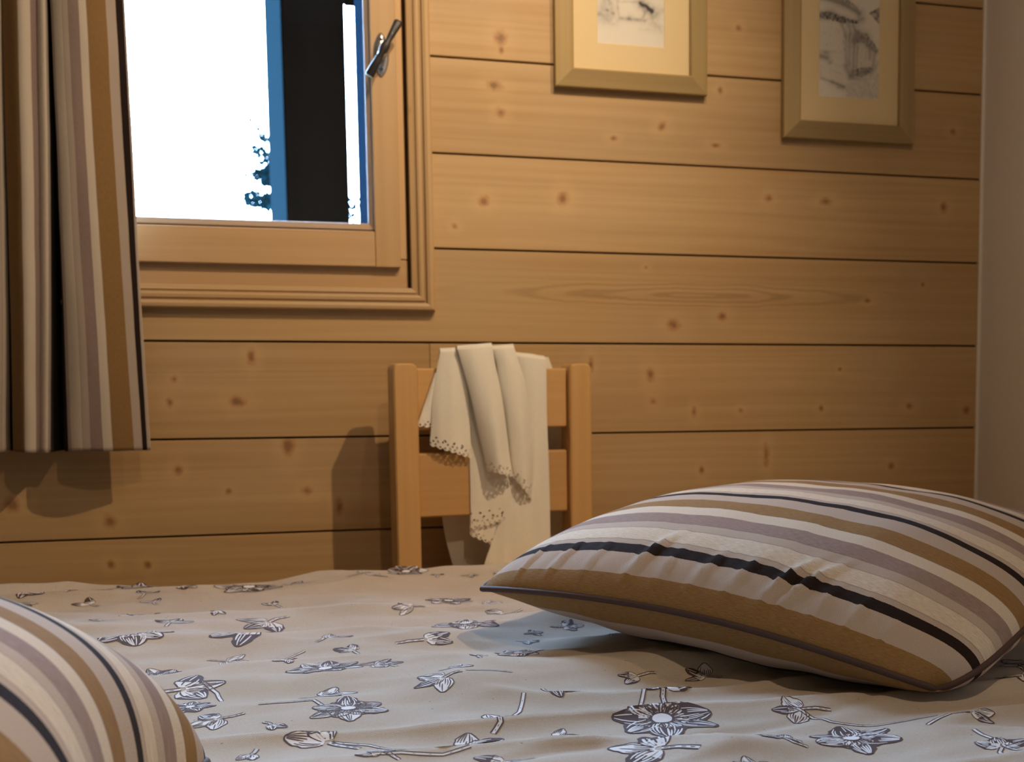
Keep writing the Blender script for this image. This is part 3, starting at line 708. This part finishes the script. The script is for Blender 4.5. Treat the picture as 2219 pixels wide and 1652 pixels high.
# the printed flowers: flat ink laid on the cloth
ink = {'white': ([], []), 'brown': ([], [])}
def put(which, pts2):
    v, f = ink[which]; k = len(v)
    off = 0.00028 if which == 'white' else 0.00048
    v.extend([(x, y, hquilt(x, y) + off) for x, y in pts2]); return k
def stroke(pts, w, which='brown', taper=True):
    P = [Vector(p) for p in pts]; Q = []
    for a, b in zip(P, P[1:]):
        m = max(1, int((b - a).length / 0.004))
        Q += [a.lerp(b, i / m) for i in range(m)]
    Q.append(P[-1]); n = len(Q); L = []
    for i, p in enumerate(Q):
        d = Q[min(i + 1, n - 1)] - Q[max(i - 1, 0)]
        if d.length < 1e-9: return
        d.normalize(); nn = Vector((-d.y, d.x)); t = i / max(1, n - 1)
        ww = w * (0.5 if not taper else 0.5 * (0.35 + 0.65 * math.sin(math.pi * (0.15 + 0.8 * t))))
        L += [tuple(p + nn * ww), tuple(p - nn * ww)]
    k = put(which, L); f = ink[which][1]
    for i in range(n - 1): f.append((k + 2 * i, k + 2 * i + 1, k + 2 * i + 3, k + 2 * i + 2))
def strip_fill(left, right, which='white'):
    m = 5; n = len(left); pts = []
    for a, b in zip(left, right):
        for j in range(m): pts.append((a[0] + (b[0] - a[0]) * j / (m - 1), a[1] + (b[1] - a[1]) * j / (m - 1)))
    k = put(which, pts); f = ink[which][1]
    for i in range(n - 1):
        for j in range(m - 1): f.append((k + i * m + j, k + i * m + j + 1, k + (i + 1) * m + j + 1, k + (i + 1) * m + j))
def blob(cx, cy, r, which='white', seed=0, n=18):
    pts = [(cx, cy)]
    for ring in (0.5, 1.0):
        for k in range(n):
            a = 2 * math.pi * k / n; q = r * ring * (1 + 0.12 * noise.noise((math.cos(a) * 2, math.sin(a) * 2, seed)))
            pts.append((cx + q * math.cos(a), cy + q * math.sin(a)))
    k0 = put(which, pts); f = ink[which][1]
    for k in range(n):
        a, b = k0 + 1 + k, k0 + 1 + (k + 1) % n
        f.append((k0, a, b)); f.append((a, a + n, b + n, b))
rp = random.Random(21)
def petal(cx, cy, ang, r0, r1, wid, dark, lw, cap=0.0):
    """a petal or leaf from radius r0 to r1 with outline, middle hatching and a dark or light tip"""
    ca, sa = math.cos(ang), math.sin(ang); N = 9; Lp, Rp = [], []
    for i in range(N):
        t = i / (N - 1); rr = r0 + (r1 - r0) * t
        w = wid * (math.sin(math.pi * (0.10 + 0.86 * t ** 0.8)) ** 0.75) * (1 + 0.14 * rp.uniform(-1, 1))
        for s, O in ((1, Lp), (-1, Rp)):
            O.append((cx + ca * rr - sa * w * s, cy + sa * rr + ca * w * s))
    strip_fill(Lp, Rp, 'white')
    stroke(Lp + [(cx + ca * r1 * 1.02, cy + sa * r1 * 1.02)] + Rp[::-1], lw)
    if dark > 0.55: # a shaded petal, mostly ink with light slits
        strip_fill(Lp[3:], Rp[3:], 'brown')
    nl = max(4, int(wid / lw * 0.95))
    for k in range(nl):
        s = -0.85 + 1.7 * (k + 0.5) / nl
        t0 = rp.uniform(0.0, 0.12) if dark < 0.55 else rp.uniform(0.0, 0.25); t1 = rp.uniform(0.45, 0.8)
        if rp.random() < 0.4: t0, t1 = rp.uniform(0.35, 0.55), 0.97
        pts = []
        for i in range(4):
            t = t0 + (t1 - t0) * i / 3; rr = r0 + (r1 - r0) * t
            w = wid * (math.sin(math.pi * (0.10 + 0.86 * t ** 0.8)) ** 0.75) * s
            pts.append((cx + ca * rr - sa * w, cy + sa * rr + ca * w))
        if dark > 0.55 and t1 > 0.6:
            q0 = len(ink['white'][0]); stroke(pts, lw * rp.uniform(0.8, 1.3), 'white')
            for q in range(q0, len(ink['white'][0])):
                x, y, z = ink['white'][0][q]; ink['white'][0][q] = (x, y, z + 0.00040)
        else: stroke(pts, lw * rp.uniform(0.6, 1.05))
def flower(cx, cy, r, rot):
    lw = max(0.0010, r * 0.034)
    n = 6 + (rp.random() < 0.5)
    for ring, rr, wd in ((0, 1.0, 0.36), (1, 0.70, 0.27)):
        for k in range(n):
            a = rot + 2 * math.pi * (k + 0.5 * ring) / n + rp.uniform(-0.12, 0.12)
            petal(cx, cy, a, r * 0.16, r * rr * rp.uniform(0.88, 1.08), r * wd * rp.uniform(0.85, 1.1), rp.random() * 0.9 + (0.27 if ring == 0 else -0.2), lw)
    blob(cx, cy, r * 0.24, 'brown', rot); 
    pts = [(cx + r * 0.19 * math.cos(a), cy + r * 0.19 * math.sin(a)) for a in [k * math.pi / 8 for k in range(17)]]
    k0 = len(ink['white'][0])
    blob(cx, cy, r * 0.185, 'white', rot + 3)
    for q in range(k0, len(ink['white'][0])):
        x, y, z = ink['white'][0][q]; ink['white'][0][q] = (x, y, z + 0.0004)
def leaf(cx, cy, r, rot):
    lw = max(0.0010, r * 0.048)
    kind = rp.random()
    k = 2 if kind < 0.45 else 3
    bx, by = cx - math.cos(rot) * r * 0.35, cy - math.sin(rot) * r * 0.35
    for i in range(k):
        a = rot + (i - (k - 1) / 2) * rp.uniform(0.8, 1.2)
        petal(bx, by, a, r * 0.12, r * rp.uniform(0.95, 1.25), r * rp.uniform(0.28, 0.40), rp.random() * 1.1, lw)
    e = (bx - math.cos(rot) * r * 0.9 + rp.uniform(-.2, .2) * r, by - math.sin(rot) * r * 0.9)
    m = ((bx + e[0]) / 2 + rp.uniform(-.15, .15) * r, (by + e[1]) / 2 + rp.uniform(-.15, .15) * r)
    stem([(bx, by), m, e], lw)
def stem(pts, lw, w=None):
    w = w or lw * 3.2
    stroke(pts, w, 'white', False)
    for s in (1, -1):
        q = []
        for i, p in enumerate(pts):
            a = Vector(pts[min(i + 1, len(pts) - 1)]) - Vector(pts[max(i - 1, 0)]); a.normalize()
            q.append((p[0] - a.y * w * 0.5 * s, p[1] + a.x * w * 0.5 * s))
        stroke(q, lw, 'brown', False)
    for i in range(len(pts) - 1):
        for t in (0.3, 0.7):
            p = Vector(pts[i]).lerp(Vector(pts[i + 1]), t); d = (Vector(pts[i + 1]) - Vector(pts[i])).normalized()
            stroke([tuple(p - d * lw), tuple(p + d * lw)], lw * 0.8)
MO = [('f', -0.1975, 1.5313, 0.0418), ('f', -0.202, 1.7211, 0.0315), ('f', -0.2387, 1.946, 0.0355), ('f', -0.0905, 1.8916, 0.0424), ('f', -0.1517, 1.381, 0.0278), ('f', 0.0053, 1.33, 0.0351), ('f', 0.023, 1.1624, 0.0342), ('f', 0.1275, 1.9624, 0.0317), ('f', 0.1665, 1.5237, 0.0414), ('f', 0.165, 1.7125, 0.0317), ('f', 0.2023, 1.3576, 0.0271), ('f', 0.2805, 1.0536, 0.0477), ('f', 0.4176, 0.962, 0.0381), ('f', -0.1119, 1.2226, 0.0215), ('l', -0.2896, 1.8912, 0.0249), ('l', -0.366, 1.8816, 0.0214), ('l', 0.0092, 1.7082, 0.0213), ('l', -0.0798, 1.7058, 0.0174), ('l', -0.0638, 1.6043, 0.0274), ('l', -0.0792, 1.5124, 0.034), ('l', -0.1634, 1.6208, 0.0196), ('l', 0.0142, 1.4807, 0.0185), ('l', 0.1055, 1.6414, 0.0185), ('l', 0.0726, 1.9252, 0.0228), ('l', -0.0296, 1.9224, 0.0198), ('l', 0.1212, 1.4345, 0.0255), ('l', 0.213, 1.6725, 0.015), ('l', 0.0104, 1.2277, 0.0214), ('l', 0.104, 1.2167, 0.0217), ('l', 0.1281, 1.263, 0.0154), ('l', 0.155, 1.3067, 0.0113), ('l', 0.147, 1.0906, 0.0238), ('l', 0.2113, 1.1687, 0.018), ('l', -0.0028, 1.0748, 0.0277), ('l', 0.1186, 1.0342, 0.0232), ('l', 0.3106, 1.1579, 0.0244), ('l', 0.3986, 1.0518, 0.0205), ('l', 0.3539, 0.9706, 0.0181), ('l', 0.2412, 0.9629, 0.0334), ('l', 0.5155, 0.893, 0.0184), ('l', -0.1122, 1.2897, 0.0314), ('l', -0.0917, 1.1712, 0.0191), ('l', -0.087, 1.4314, 0.0166), ('l', 0.0611, 1.3252, 0.0187), ('l', -0.0328, 1.374, 0.0123), ('l', -0.2485, 1.6444, 0.013), ('l', 0.2946, 1.2212, 0.0155), ('l', -0.2055, 1.8029, 0.0144), ('l', 0.2262, 1.4198, 0.0129), ('l', -0.0567, 1.7672, 0.0121), ('l', -0.1177, 1.6602, 0.0101), ('l', 0.5399, 0.9712, 0.0159), ('l', -0.0545, 1.0449, 0.0108), ('l', 0.0416, 1.0149, 0.0144)]
ST = [[(-0.0979, 1.4233), (-0.0695, 1.3987), (-0.0425, 1.406), (-0.015, 1.4278)], [(-0.0533, 1.201), (-0.0298, 1.2003), (-0.0061, 1.198), (0.0017, 1.1788)], [(0.0079, 1.0674), (0.0362, 1.0531), (0.0632, 1.0235), (0.0908, 1.0123), (0.111, 1.0165)], [(0.0239, 1.0055), (0.0586, 1.0071), (0.0896, 0.9999), (0.1116, 1.0058)], [(0.152, 1.0844), (0.1672, 1.1191), (0.1787, 1.1664)], [(0.2948, 1.1665), (0.2742, 1.1106)], [(0.4037, 1.0535), (0.4213, 1.0159), (0.4552, 0.9945), (0.5091, 0.9885)], [(0.4864, 0.9607), (0.5206, 0.985)], [(0.1786, 1.2374), (0.1564, 1.2384), (0.134, 1.2357)], [(0.0253, 1.33), (0.0574, 1.3415), (0.0734, 1.3046)], [(0.3439, 0.9878), (0.3613, 0.9477), (0.3706, 0.9409)], [(-0.1119, 1.3123), (-0.0924, 1.2688), (-0.0867, 1.2403)], [(0.5153, 0.9343), (0.5175, 0.8858), (0.5215, 0.8653)]]
for i in range(900):
    if len(MO) > 92: break
    x, y, r = rp.uniform(-0.40, 0.50), rp.uniform(0.90, 1.94), rp.uniform(0.010, 0.020)
    if all((x - q[1]) ** 2 + (y - q[2]) ** 2 > (r + q[3] + 0.020) ** 2 for q in MO): MO.append(('l', x, y, r))
# the repeat goes on over the rest of the quilt
extra = []
for i in range(230):
    x, y = rp.uniform(BX0 + .06, BX1 - .06), rp.uniform(BY0 + .06, BY1 - .05)
    t = 'f' if rp.random() < 0.3 else 'l'; r = rp.uniform(0.026, 0.042) if t == 'f' else rp.uniform(0.015, 0.028)
    if -0.24 < x < 0.56 and 0.86 + (0.06 if x < .2 else 0) < y < 1.97: continue
    if all((x - q[1]) ** 2 + (y - q[2]) ** 2 > (r + q[3] + 0.012) ** 2 for q in MO + extra): extra.append((t, x, y, r))
for t, x, y, r in MO + extra:
    (flower if t == 'f' else leaf)(x, y, r if t == 'f' else r * 1.22, rp.uniform(0, 6.283))
for L in ST: stem(L, 0.0010, 0.0036)
mesh('white_print', *ink['white'], M['white_ink'], qo, True)['kind'] = 'stuff'
mesh('brown_print', *ink['brown'], M['brown_ink'], qo, True)['kind'] = 'stuff'

# ------------------------------------------------------------------ cushions
def cushion(name, corner, e_dir, v_dir, a, b, corners, Ht, Hb, v0, vsign, label, group, wrinkles=(), pinch=0.045, round0=0.08, round1=0.08, peak=(0.0, 0.0), arch=0.022, power=0.55):
    """corner: seam corner on the bed; e_dir runs along the stripes, v_dir across them; corners = seam heights (00,10,11,01)"""
    E, V = Vector(e_dir).normalized(), Vector(v_dir).normalized()
    NS, NT_ = 120, 120
    O = Vector(corner)
    def plan(s, t):
        rounding = round0 + (round1 - round0) * (s + 1) / 2
        k = 1 - rounding * abs(s * t) ** 5
        x, y = s * k, t * k
        x *= 1 - pinch * (1 - t * t) * abs(s) ** 3; y *= 1 - pinch * (1 - s * s) * abs(t) ** 3
        return O + E * ((x + 1) * a / 2) + V * ((y + 1) * b / 2)
    def seam(s, t):
        p, q = (s + 1) / 2, (t + 1) / 2
        z = corners[0] * (1 - p) * (1 - q) + corners[1] * p * (1 - q) + corners[2] * p * q + corners[3] * (1 - p) * q
        return z + arch * (1 - s * s * t * t)
    def dome(s, t, pw=power):
        s = s - peak[0] * (1 - s * s); t = t - peak[1] * (1 - t * t)
        return max(0.0, (1 - abs(s) ** 2.3) * (1 - abs(t) ** 2.3)) ** pw
    g = lambda i, n: math.sin(math.pi / 2 * (2 * i / n - 1) * 0.92) / math.sin(math.pi / 2 * 0.92)
    S = [g(i, NS) for i in range(NS + 1)]; T = [g(j, NT_) for j in range(NT_ + 1)]
    def build(top):
        pos = []
        for j, t in enumerate(T):
            row = []
            for i, s in enumerate(S):
                p = plan(s, t); zs = seam(s, t); D = dome(s, t)
                ed = max(0.0, 1 - max(abs(s), abs(t)))
                if top:
                    z = zs + Ht * D
                    dd = (t + 1) * b / 2; ss = (s + 1) * a / 2
                    for (c, sl, w, A, reach) in wrinkles:
                        q = (ss - c - sl * dd) / w
                        z += 1.35 * A * (1 - 1.2 * q * q) * math.exp(-q * q) * math.exp(-((dd - reach) / (reach * 0.8)) ** 2)
                    z += 0.0022 * noise.noise((p.x * 16, p.y * 16, 1)) * min(1, D * 2)
                    z = max(z, hq(p.x, p.y) + 0.0045)
                else:
                    z = zs - Hb * D + 0.004 * noise.noise((p.x * 18, p.y * 18, 5)) * min(1, D * 2)
                    z = max(z, hq(p.x, p.y) + 0.0022)
                row.append(Vector((p.x, p.y, BED + z)))
            pos.append(row)
        # distance over the cloth, measured from the t=-1 seam
        mid = NS // 2
        def arc(i):
            L = [0.0]
            for j in range(NT_): L.append(L[-1] + (pos[j + 1][i] - pos[j][i]).length)
            return L
        am = arc(mid); v, uv = [], []
        arcs = [arc(i) for i in range(NS + 1)]
        for j in range(NT_ + 1):
            for i in range(NS + 1):
                v.append(pos[j][i]); u = (S[i] + 1) * a / 2
                av = 0.55 * am[j] + 0.45 * arcs[i][j] * (am[-1] / max(arcs[i][-1], 1e-6)) if False else 0.5 * am[j] + 0.5 * arcs[i][j]
                uv.append((u, v0 + vsign * av))
        return v, uv
    vt, uvt = build(True); vb, uvb = build(False)
    n = NS + 1; f = []
    for j in range(NT_):
        for i in range(NS): f.append((j * n + i, j * n + i + 1, (j + 1) * n + i + 1, (j + 1) * n + i))
    k = len(vt); fb = [tuple(q + k for q in r[::-1]) for r in f]
    root = empty(name, (O + (E * a + V * b) / 2)[:2] + (BED,)); tag(root, label, 'cushion', group)
    co = mesh('cover', vt + vb, f + fb, M['stripe'], root, True, uvt + uvb, world=True)
    path = []
    N = 60
    for k in range(4 * N):
        sd, q = divmod(k, N); q = -1 + 2 * q / N
        s, t = ((q, -1), (1, q), (-q, 1), (-1, -q))[sd]
        p = plan(s, t); path.append(Vector((p.x, p.y, BED + max(seam(s, t), hq(p.x, p.y) + 0.0050))))
    path += path[:2]
    v, fa = tube_data(path, 0.0034, 8, False)
    mesh('piping', v, fa, M['piping'], root, True, world=True)
    return root
e1 = (0.646, -0.764); v1 = (0.764, 0.646)
wr = [(0.060, 0.30, 0.006, 0.0030, 0.030), (0.105, 0.35, 0.006, 0.0030, 0.032), (0.150, 0.30, 0.005, 0.0022, 0.030), (0.205, 0.42, 0.007, 0.0045, 0.040), (0.245, 0.25, 0.005, 0.0028, 0.028), (0.285, 0.38, 0.006, 0.0032, 0.034),
      (0.325, 0.40, 0.005, 0.0030, 0.034), (0.365, 0.45, 0.006, 0.0052, 0.040), (0.385, 0.50, 0.006, 0.0045, 0.045), (0.425, 0.25, 0.005, 0.0026, 0.030), (0.46, 0.25, 0.005, 0.0022, 0.028), (0.50, 0.15, 0.005, 0.0018, 0.022)]
cushion('cushion', (0.150, 1.430, 0), (e1[0], e1[1], 0), (v1[0], v1[1], 0), 0.590, 0.58, (0.058, 0.010, 0.055, 0.060), 0.092, 0.085, 0.112, 1,
        'plump striped cushion lying flat in front of the chair and plaster wall', 'striped cushions on the bed', wr, arch=0.024, round0=0.06, round1=0.15)
cushion('cushion', (-0.062, 1.032, 0), (-1, 0.02, 0), (-0.02, -1, 0), 0.52, 0.52, (0.008, 0.03, 0.03, 0.02), 0.162, 0.07, 0.224, -1,
        'striped cushion nearest the camera on the bed below the curtain, only one corner in view', 'striped cushions on the bed', power=0.46, arch=0.012, pinch=0.16)

# ------------------------------------------------------------------ chair and the lace cloth over it
CH = (0.1364, 2.3058, 0.0); CR = R(7)
ch = empty('chair', CH, CR); tag(ch, 'pine ladder-back chair standing against the plank wall behind the bed', 'chair')
W = 0.360
def post(x0, x1, y0, y1):
    poly = []
    ztop = 0.8305; n = 6; w = x1 - x0; r = 0.010
    poly = [(x0, 0.0), (x1, 0.0), (x1, ztop - r)] + [(x1 - r + r * math.cos(R(a)), ztop - r + r * math.sin(R(a))) for a in (30, 60, 90)] + [(x0 + r + r * math.cos(R(a)), ztop - r + r * math.sin(R(a))) for a in (90, 120, 150)] + [(x0, ztop - r)]
    slab('back_post', poly, y0, y1, M['chair_v'], ch, 0.003)
post(0.0, 0.0415, 0.0, 0.058); post(0.3185, W, 0.0, 0.058)
box('slat', 0.0418, 0.3182, 0.016, 0.036, 0.714, 0.822, M['chair_h'], ch, 0.003)
box('slat', 0.0418, 0.3182, 0.016, 0.036, 0.558, 0.672, M['chair_h'], ch, 0.003)
box('seat', 0.002, W - 0.002, -0.255, -0.002, 0.425, 0.450, M['chair_h'], ch, 0.004)
box('apron', 0.044, W - 0.044, 0.014, 0.034, 0.365, 0.424, M['chair_h'], ch, 0.002)
box('apron', 0.044, W - 0.044, -0.245, -0.225, 0.365, 0.424, M['chair_h'], ch, 0.002)
for x in (0.004, W - 0.042): box('leg', x, x + 0.038, -0.252, -0.212, 0, 0.4245, M['chair_v'], ch, 0.003)
for x in (0.012, W - 0.030): box('stretcher', x, x + 0.018, -0.211, -0.001, 0.16, 0.19, M['chair_h'], ch, 0.002)

PANELS = [
  ('A', -0.010, 0.004, [((0.074, 0.8142), (0.0806, 0.8163)), ((0.0571, 0.7668), (0.0709, 0.7693)), ((0.0411, 0.7242), (0.0666, 0.7203))]),
  ('B', -0.006, 0.01, [((0.0832, 0.8516), (0.1219, 0.8534)), ((0.0758, 0.8168), (0.1268, 0.8301)), ((0.0676, 0.7667), (0.1311, 0.7715)), ((0.0651, 0.7271), (0.1333, 0.7152)), ((0.0614, 0.6895), (0.135, 0.6646))]),
  ('E', -0.013, 0.006, [((0.1226, 0.8061), (0.1937, 0.8059)), ((0.1331, 0.7149), (0.2031, 0.6972)), ((0.1333, 0.6555), (0.2246, 0.6418)), ((0.1336, 0.6013), (0.2473, 0.6024)), ((0.1332, 0.5364), (0.2418, 0.5596))]),
  ('F', -0.017, 0.004, [((0.1335, 0.6172), (0.1916, 0.6152)), ((0.1331, 0.5682), (0.1906, 0.5546)), ((0.1326, 0.525), (0.1896, 0.4971))]),
  ('G', -0.011, 0.01, [((0.2161, 0.8465), (0.2756, 0.8391)), ((0.2266, 0.8059), (0.277, 0.8167)), ((0.2253, 0.7242), (0.2772, 0.7233)), ((0.2156, 0.6423), (0.2795, 0.6403)), ((0.1904, 0.558), (0.2806, 0.5706)), ((0.1598, 0.4797), (0.2799, 0.4724)), ((0.1508, 0.4416), (0.2794, 0.433))]),
  ('D', 0.000, 0.016, [((0.1706, 0.8563), (0.2146, 0.8603)), ((0.1811, 0.8328), (0.2212, 0.8383)), ((0.1858, 0.7846), (0.2345, 0.7924)), ((0.1958, 0.7251), (0.2424, 0.7243)), ((0.2016, 0.6571), (0.2458, 0.6421)), ((0.2054, 0.6311), (0.2432, 0.5838))]),
  ('C', 0.008, 0.02, [((0.1101, 0.8558), (0.1727, 0.8615)), ((0.1168, 0.8326), (0.1771, 0.8328)), ((0.1306, 0.7797), (0.1871, 0.7793)), ((0.143, 0.7209), (0.1962, 0.7119)), ((0.153, 0.6725), (0.2022, 0.6576)), ((0.1579, 0.6432), (0.2074, 0.6302))]),
  ('H', -0.085, 0.004, [((0.11, 0.8467), (0.304, 0.8434)), ((0.108, 0.7509), (0.3348, 0.7482)), ((0.1035, 0.6683), (0.3397, 0.6621)), ((0.0977, 0.5491), (0.3384, 0.5465)), ((0.1172, 0.4526), (0.3553, 0.4374))]),
]
cv, cf, cuv = [], [], []; bv, bf, buv = [], [], []
def cr(p0, p1, p2, p3, t): return 0.5 * ((2 * p1) + (-p0 + p2) * t + (2 * p0 - 5 * p1 + 4 * p2 - p3) * t * t + (-p0 + 3 * p1 - 3 * p2 + p3) * t ** 3)
for name, d, bulge, rows in PANELS:
    NR, NCOL = 34, 26
    over = name in 'BGDC'
    hemmed = name in 'ABEFDC'
    grid = []
    m = len(rows) - 1
    for j in range(NR + 1):
        q = j / NR * m; k = min(int(q), m - 1); t = q - k
        pts = []
        for s in (0, 1):
            a = [rows[min(max(k + o, 0), m)][s] for o in (-1, 0, 1, 2)]
            pts.append((cr(a[0][0], a[1][0], a[2][0], a[3][0], t), cr(a[0][1], a[1][1], a[2][1], a[3][1], t)))
        row = []
        for i in range(NCOL + 1):
            u = i / NCOL
            x = pts[0][0] + (pts[1][0] - pts[0][0]) * u; z = pts[0][1] + (pts[1][1] - pts[0][1]) * u
            grow = min(1, 0.35 + j / NR * 1.1)
            dd = d + bulge * math.sin(math.pi * u) ** 0.8 * grow + 0.0035 * grow * noise.noise((x * 55, z * 9, ord(name)))
            row.append(Vector((x, -dd, z)))
        grid.append(row)
    if over: # lead the cloth back over the top of the rail
        top = grid[0]
        r1 = [Vector((p.x + 0.002, p.y + 0.012 + 0.004 * math.sin(9 * i / NCOL), p.z + 0.006)) for i, p in enumerate(top)]
        r2 = [Vector((p.x + 0.004, 0.030, p.z + 0.003)) for p in top]
        r3 = [Vector((p.x + 0.005, 0.052, p.z - 0.020)) for p in top]
        r4 = [Vector((p.x + 0.006, 0.062, p.z - 0.090)) for p in top]
        grid = [r4, r3, r2, r1] + grid
    if hemmed: # scallops along the hem
        last = grid[-1]; L = [0.0]
        for a, b in zip(last, last[1:]): L.append(L[-1] + (b - a).length)
        per = 0.0120; e = []
        NB = 9
        base = grid[-2]
        # finer strip for the scalloped lace border
        M_ = NCOL * 4
        lo, up = [], []
        upr = grid[-5]
        grid = grid[:-4]
        for i in range(M_ + 1):
            q = i / 4; k = min(int(q), NCOL - 1); t = q - k
            p = last[k].lerp(last[k + 1], t); w = upr[k].lerp(upr[k + 1], t); l = L[k] + (L[k + 1] - L[k]) * t
            sc = 0.0036 * abs(math.sin(math.pi * l / per)) + 0.0008 * noise.noise((l * 160, ord(name), 0))
            dn = (p - w).normalized()
            lo.append((p + dn * sc, l)); up.append((w, l))
        k0 = len(bv)
        for r in range(NB + 1):
            for (w, l), (p, _) in zip(up, lo):
                q = w.lerp(p, r / NB); bv.append(q); buv.append((l + ord(name) * 0.013, (p - q).length))
        for r in range(NB):
            for i in range(M_): bf.append((k0 + r * (M_ + 1) + i, k0 + r * (M_ + 1) + i + 1, k0 + (r + 1) * (M_ + 1) + i + 1, k0 + (r + 1) * (M_ + 1) + i))
    k0 = len(cv)
    for row in grid: cv.extend(row); cuv.extend([(p.x, p.z) for p in row])
    n = NCOL + 1
    for j in range(len(grid) - 1):
        for i in range(NCOL): cf.append((k0 + j * n + i, k0 + j * n + i + 1, k0 + (j + 1) * n + i + 1, k0 + (j + 1) * n + i))
clo = mesh('lace_cloth', cv, cf, M['cloth'], None, True, cuv)
clo.location = CH; clo.rotation_euler = (0, 0, CR)
tag(clo, 'white cotton cloth with scalloped eyelet lace hem draped over the chair back', 'cloth')
mesh('lace_border', bv, bf, M['lace'], clo, True, buv)
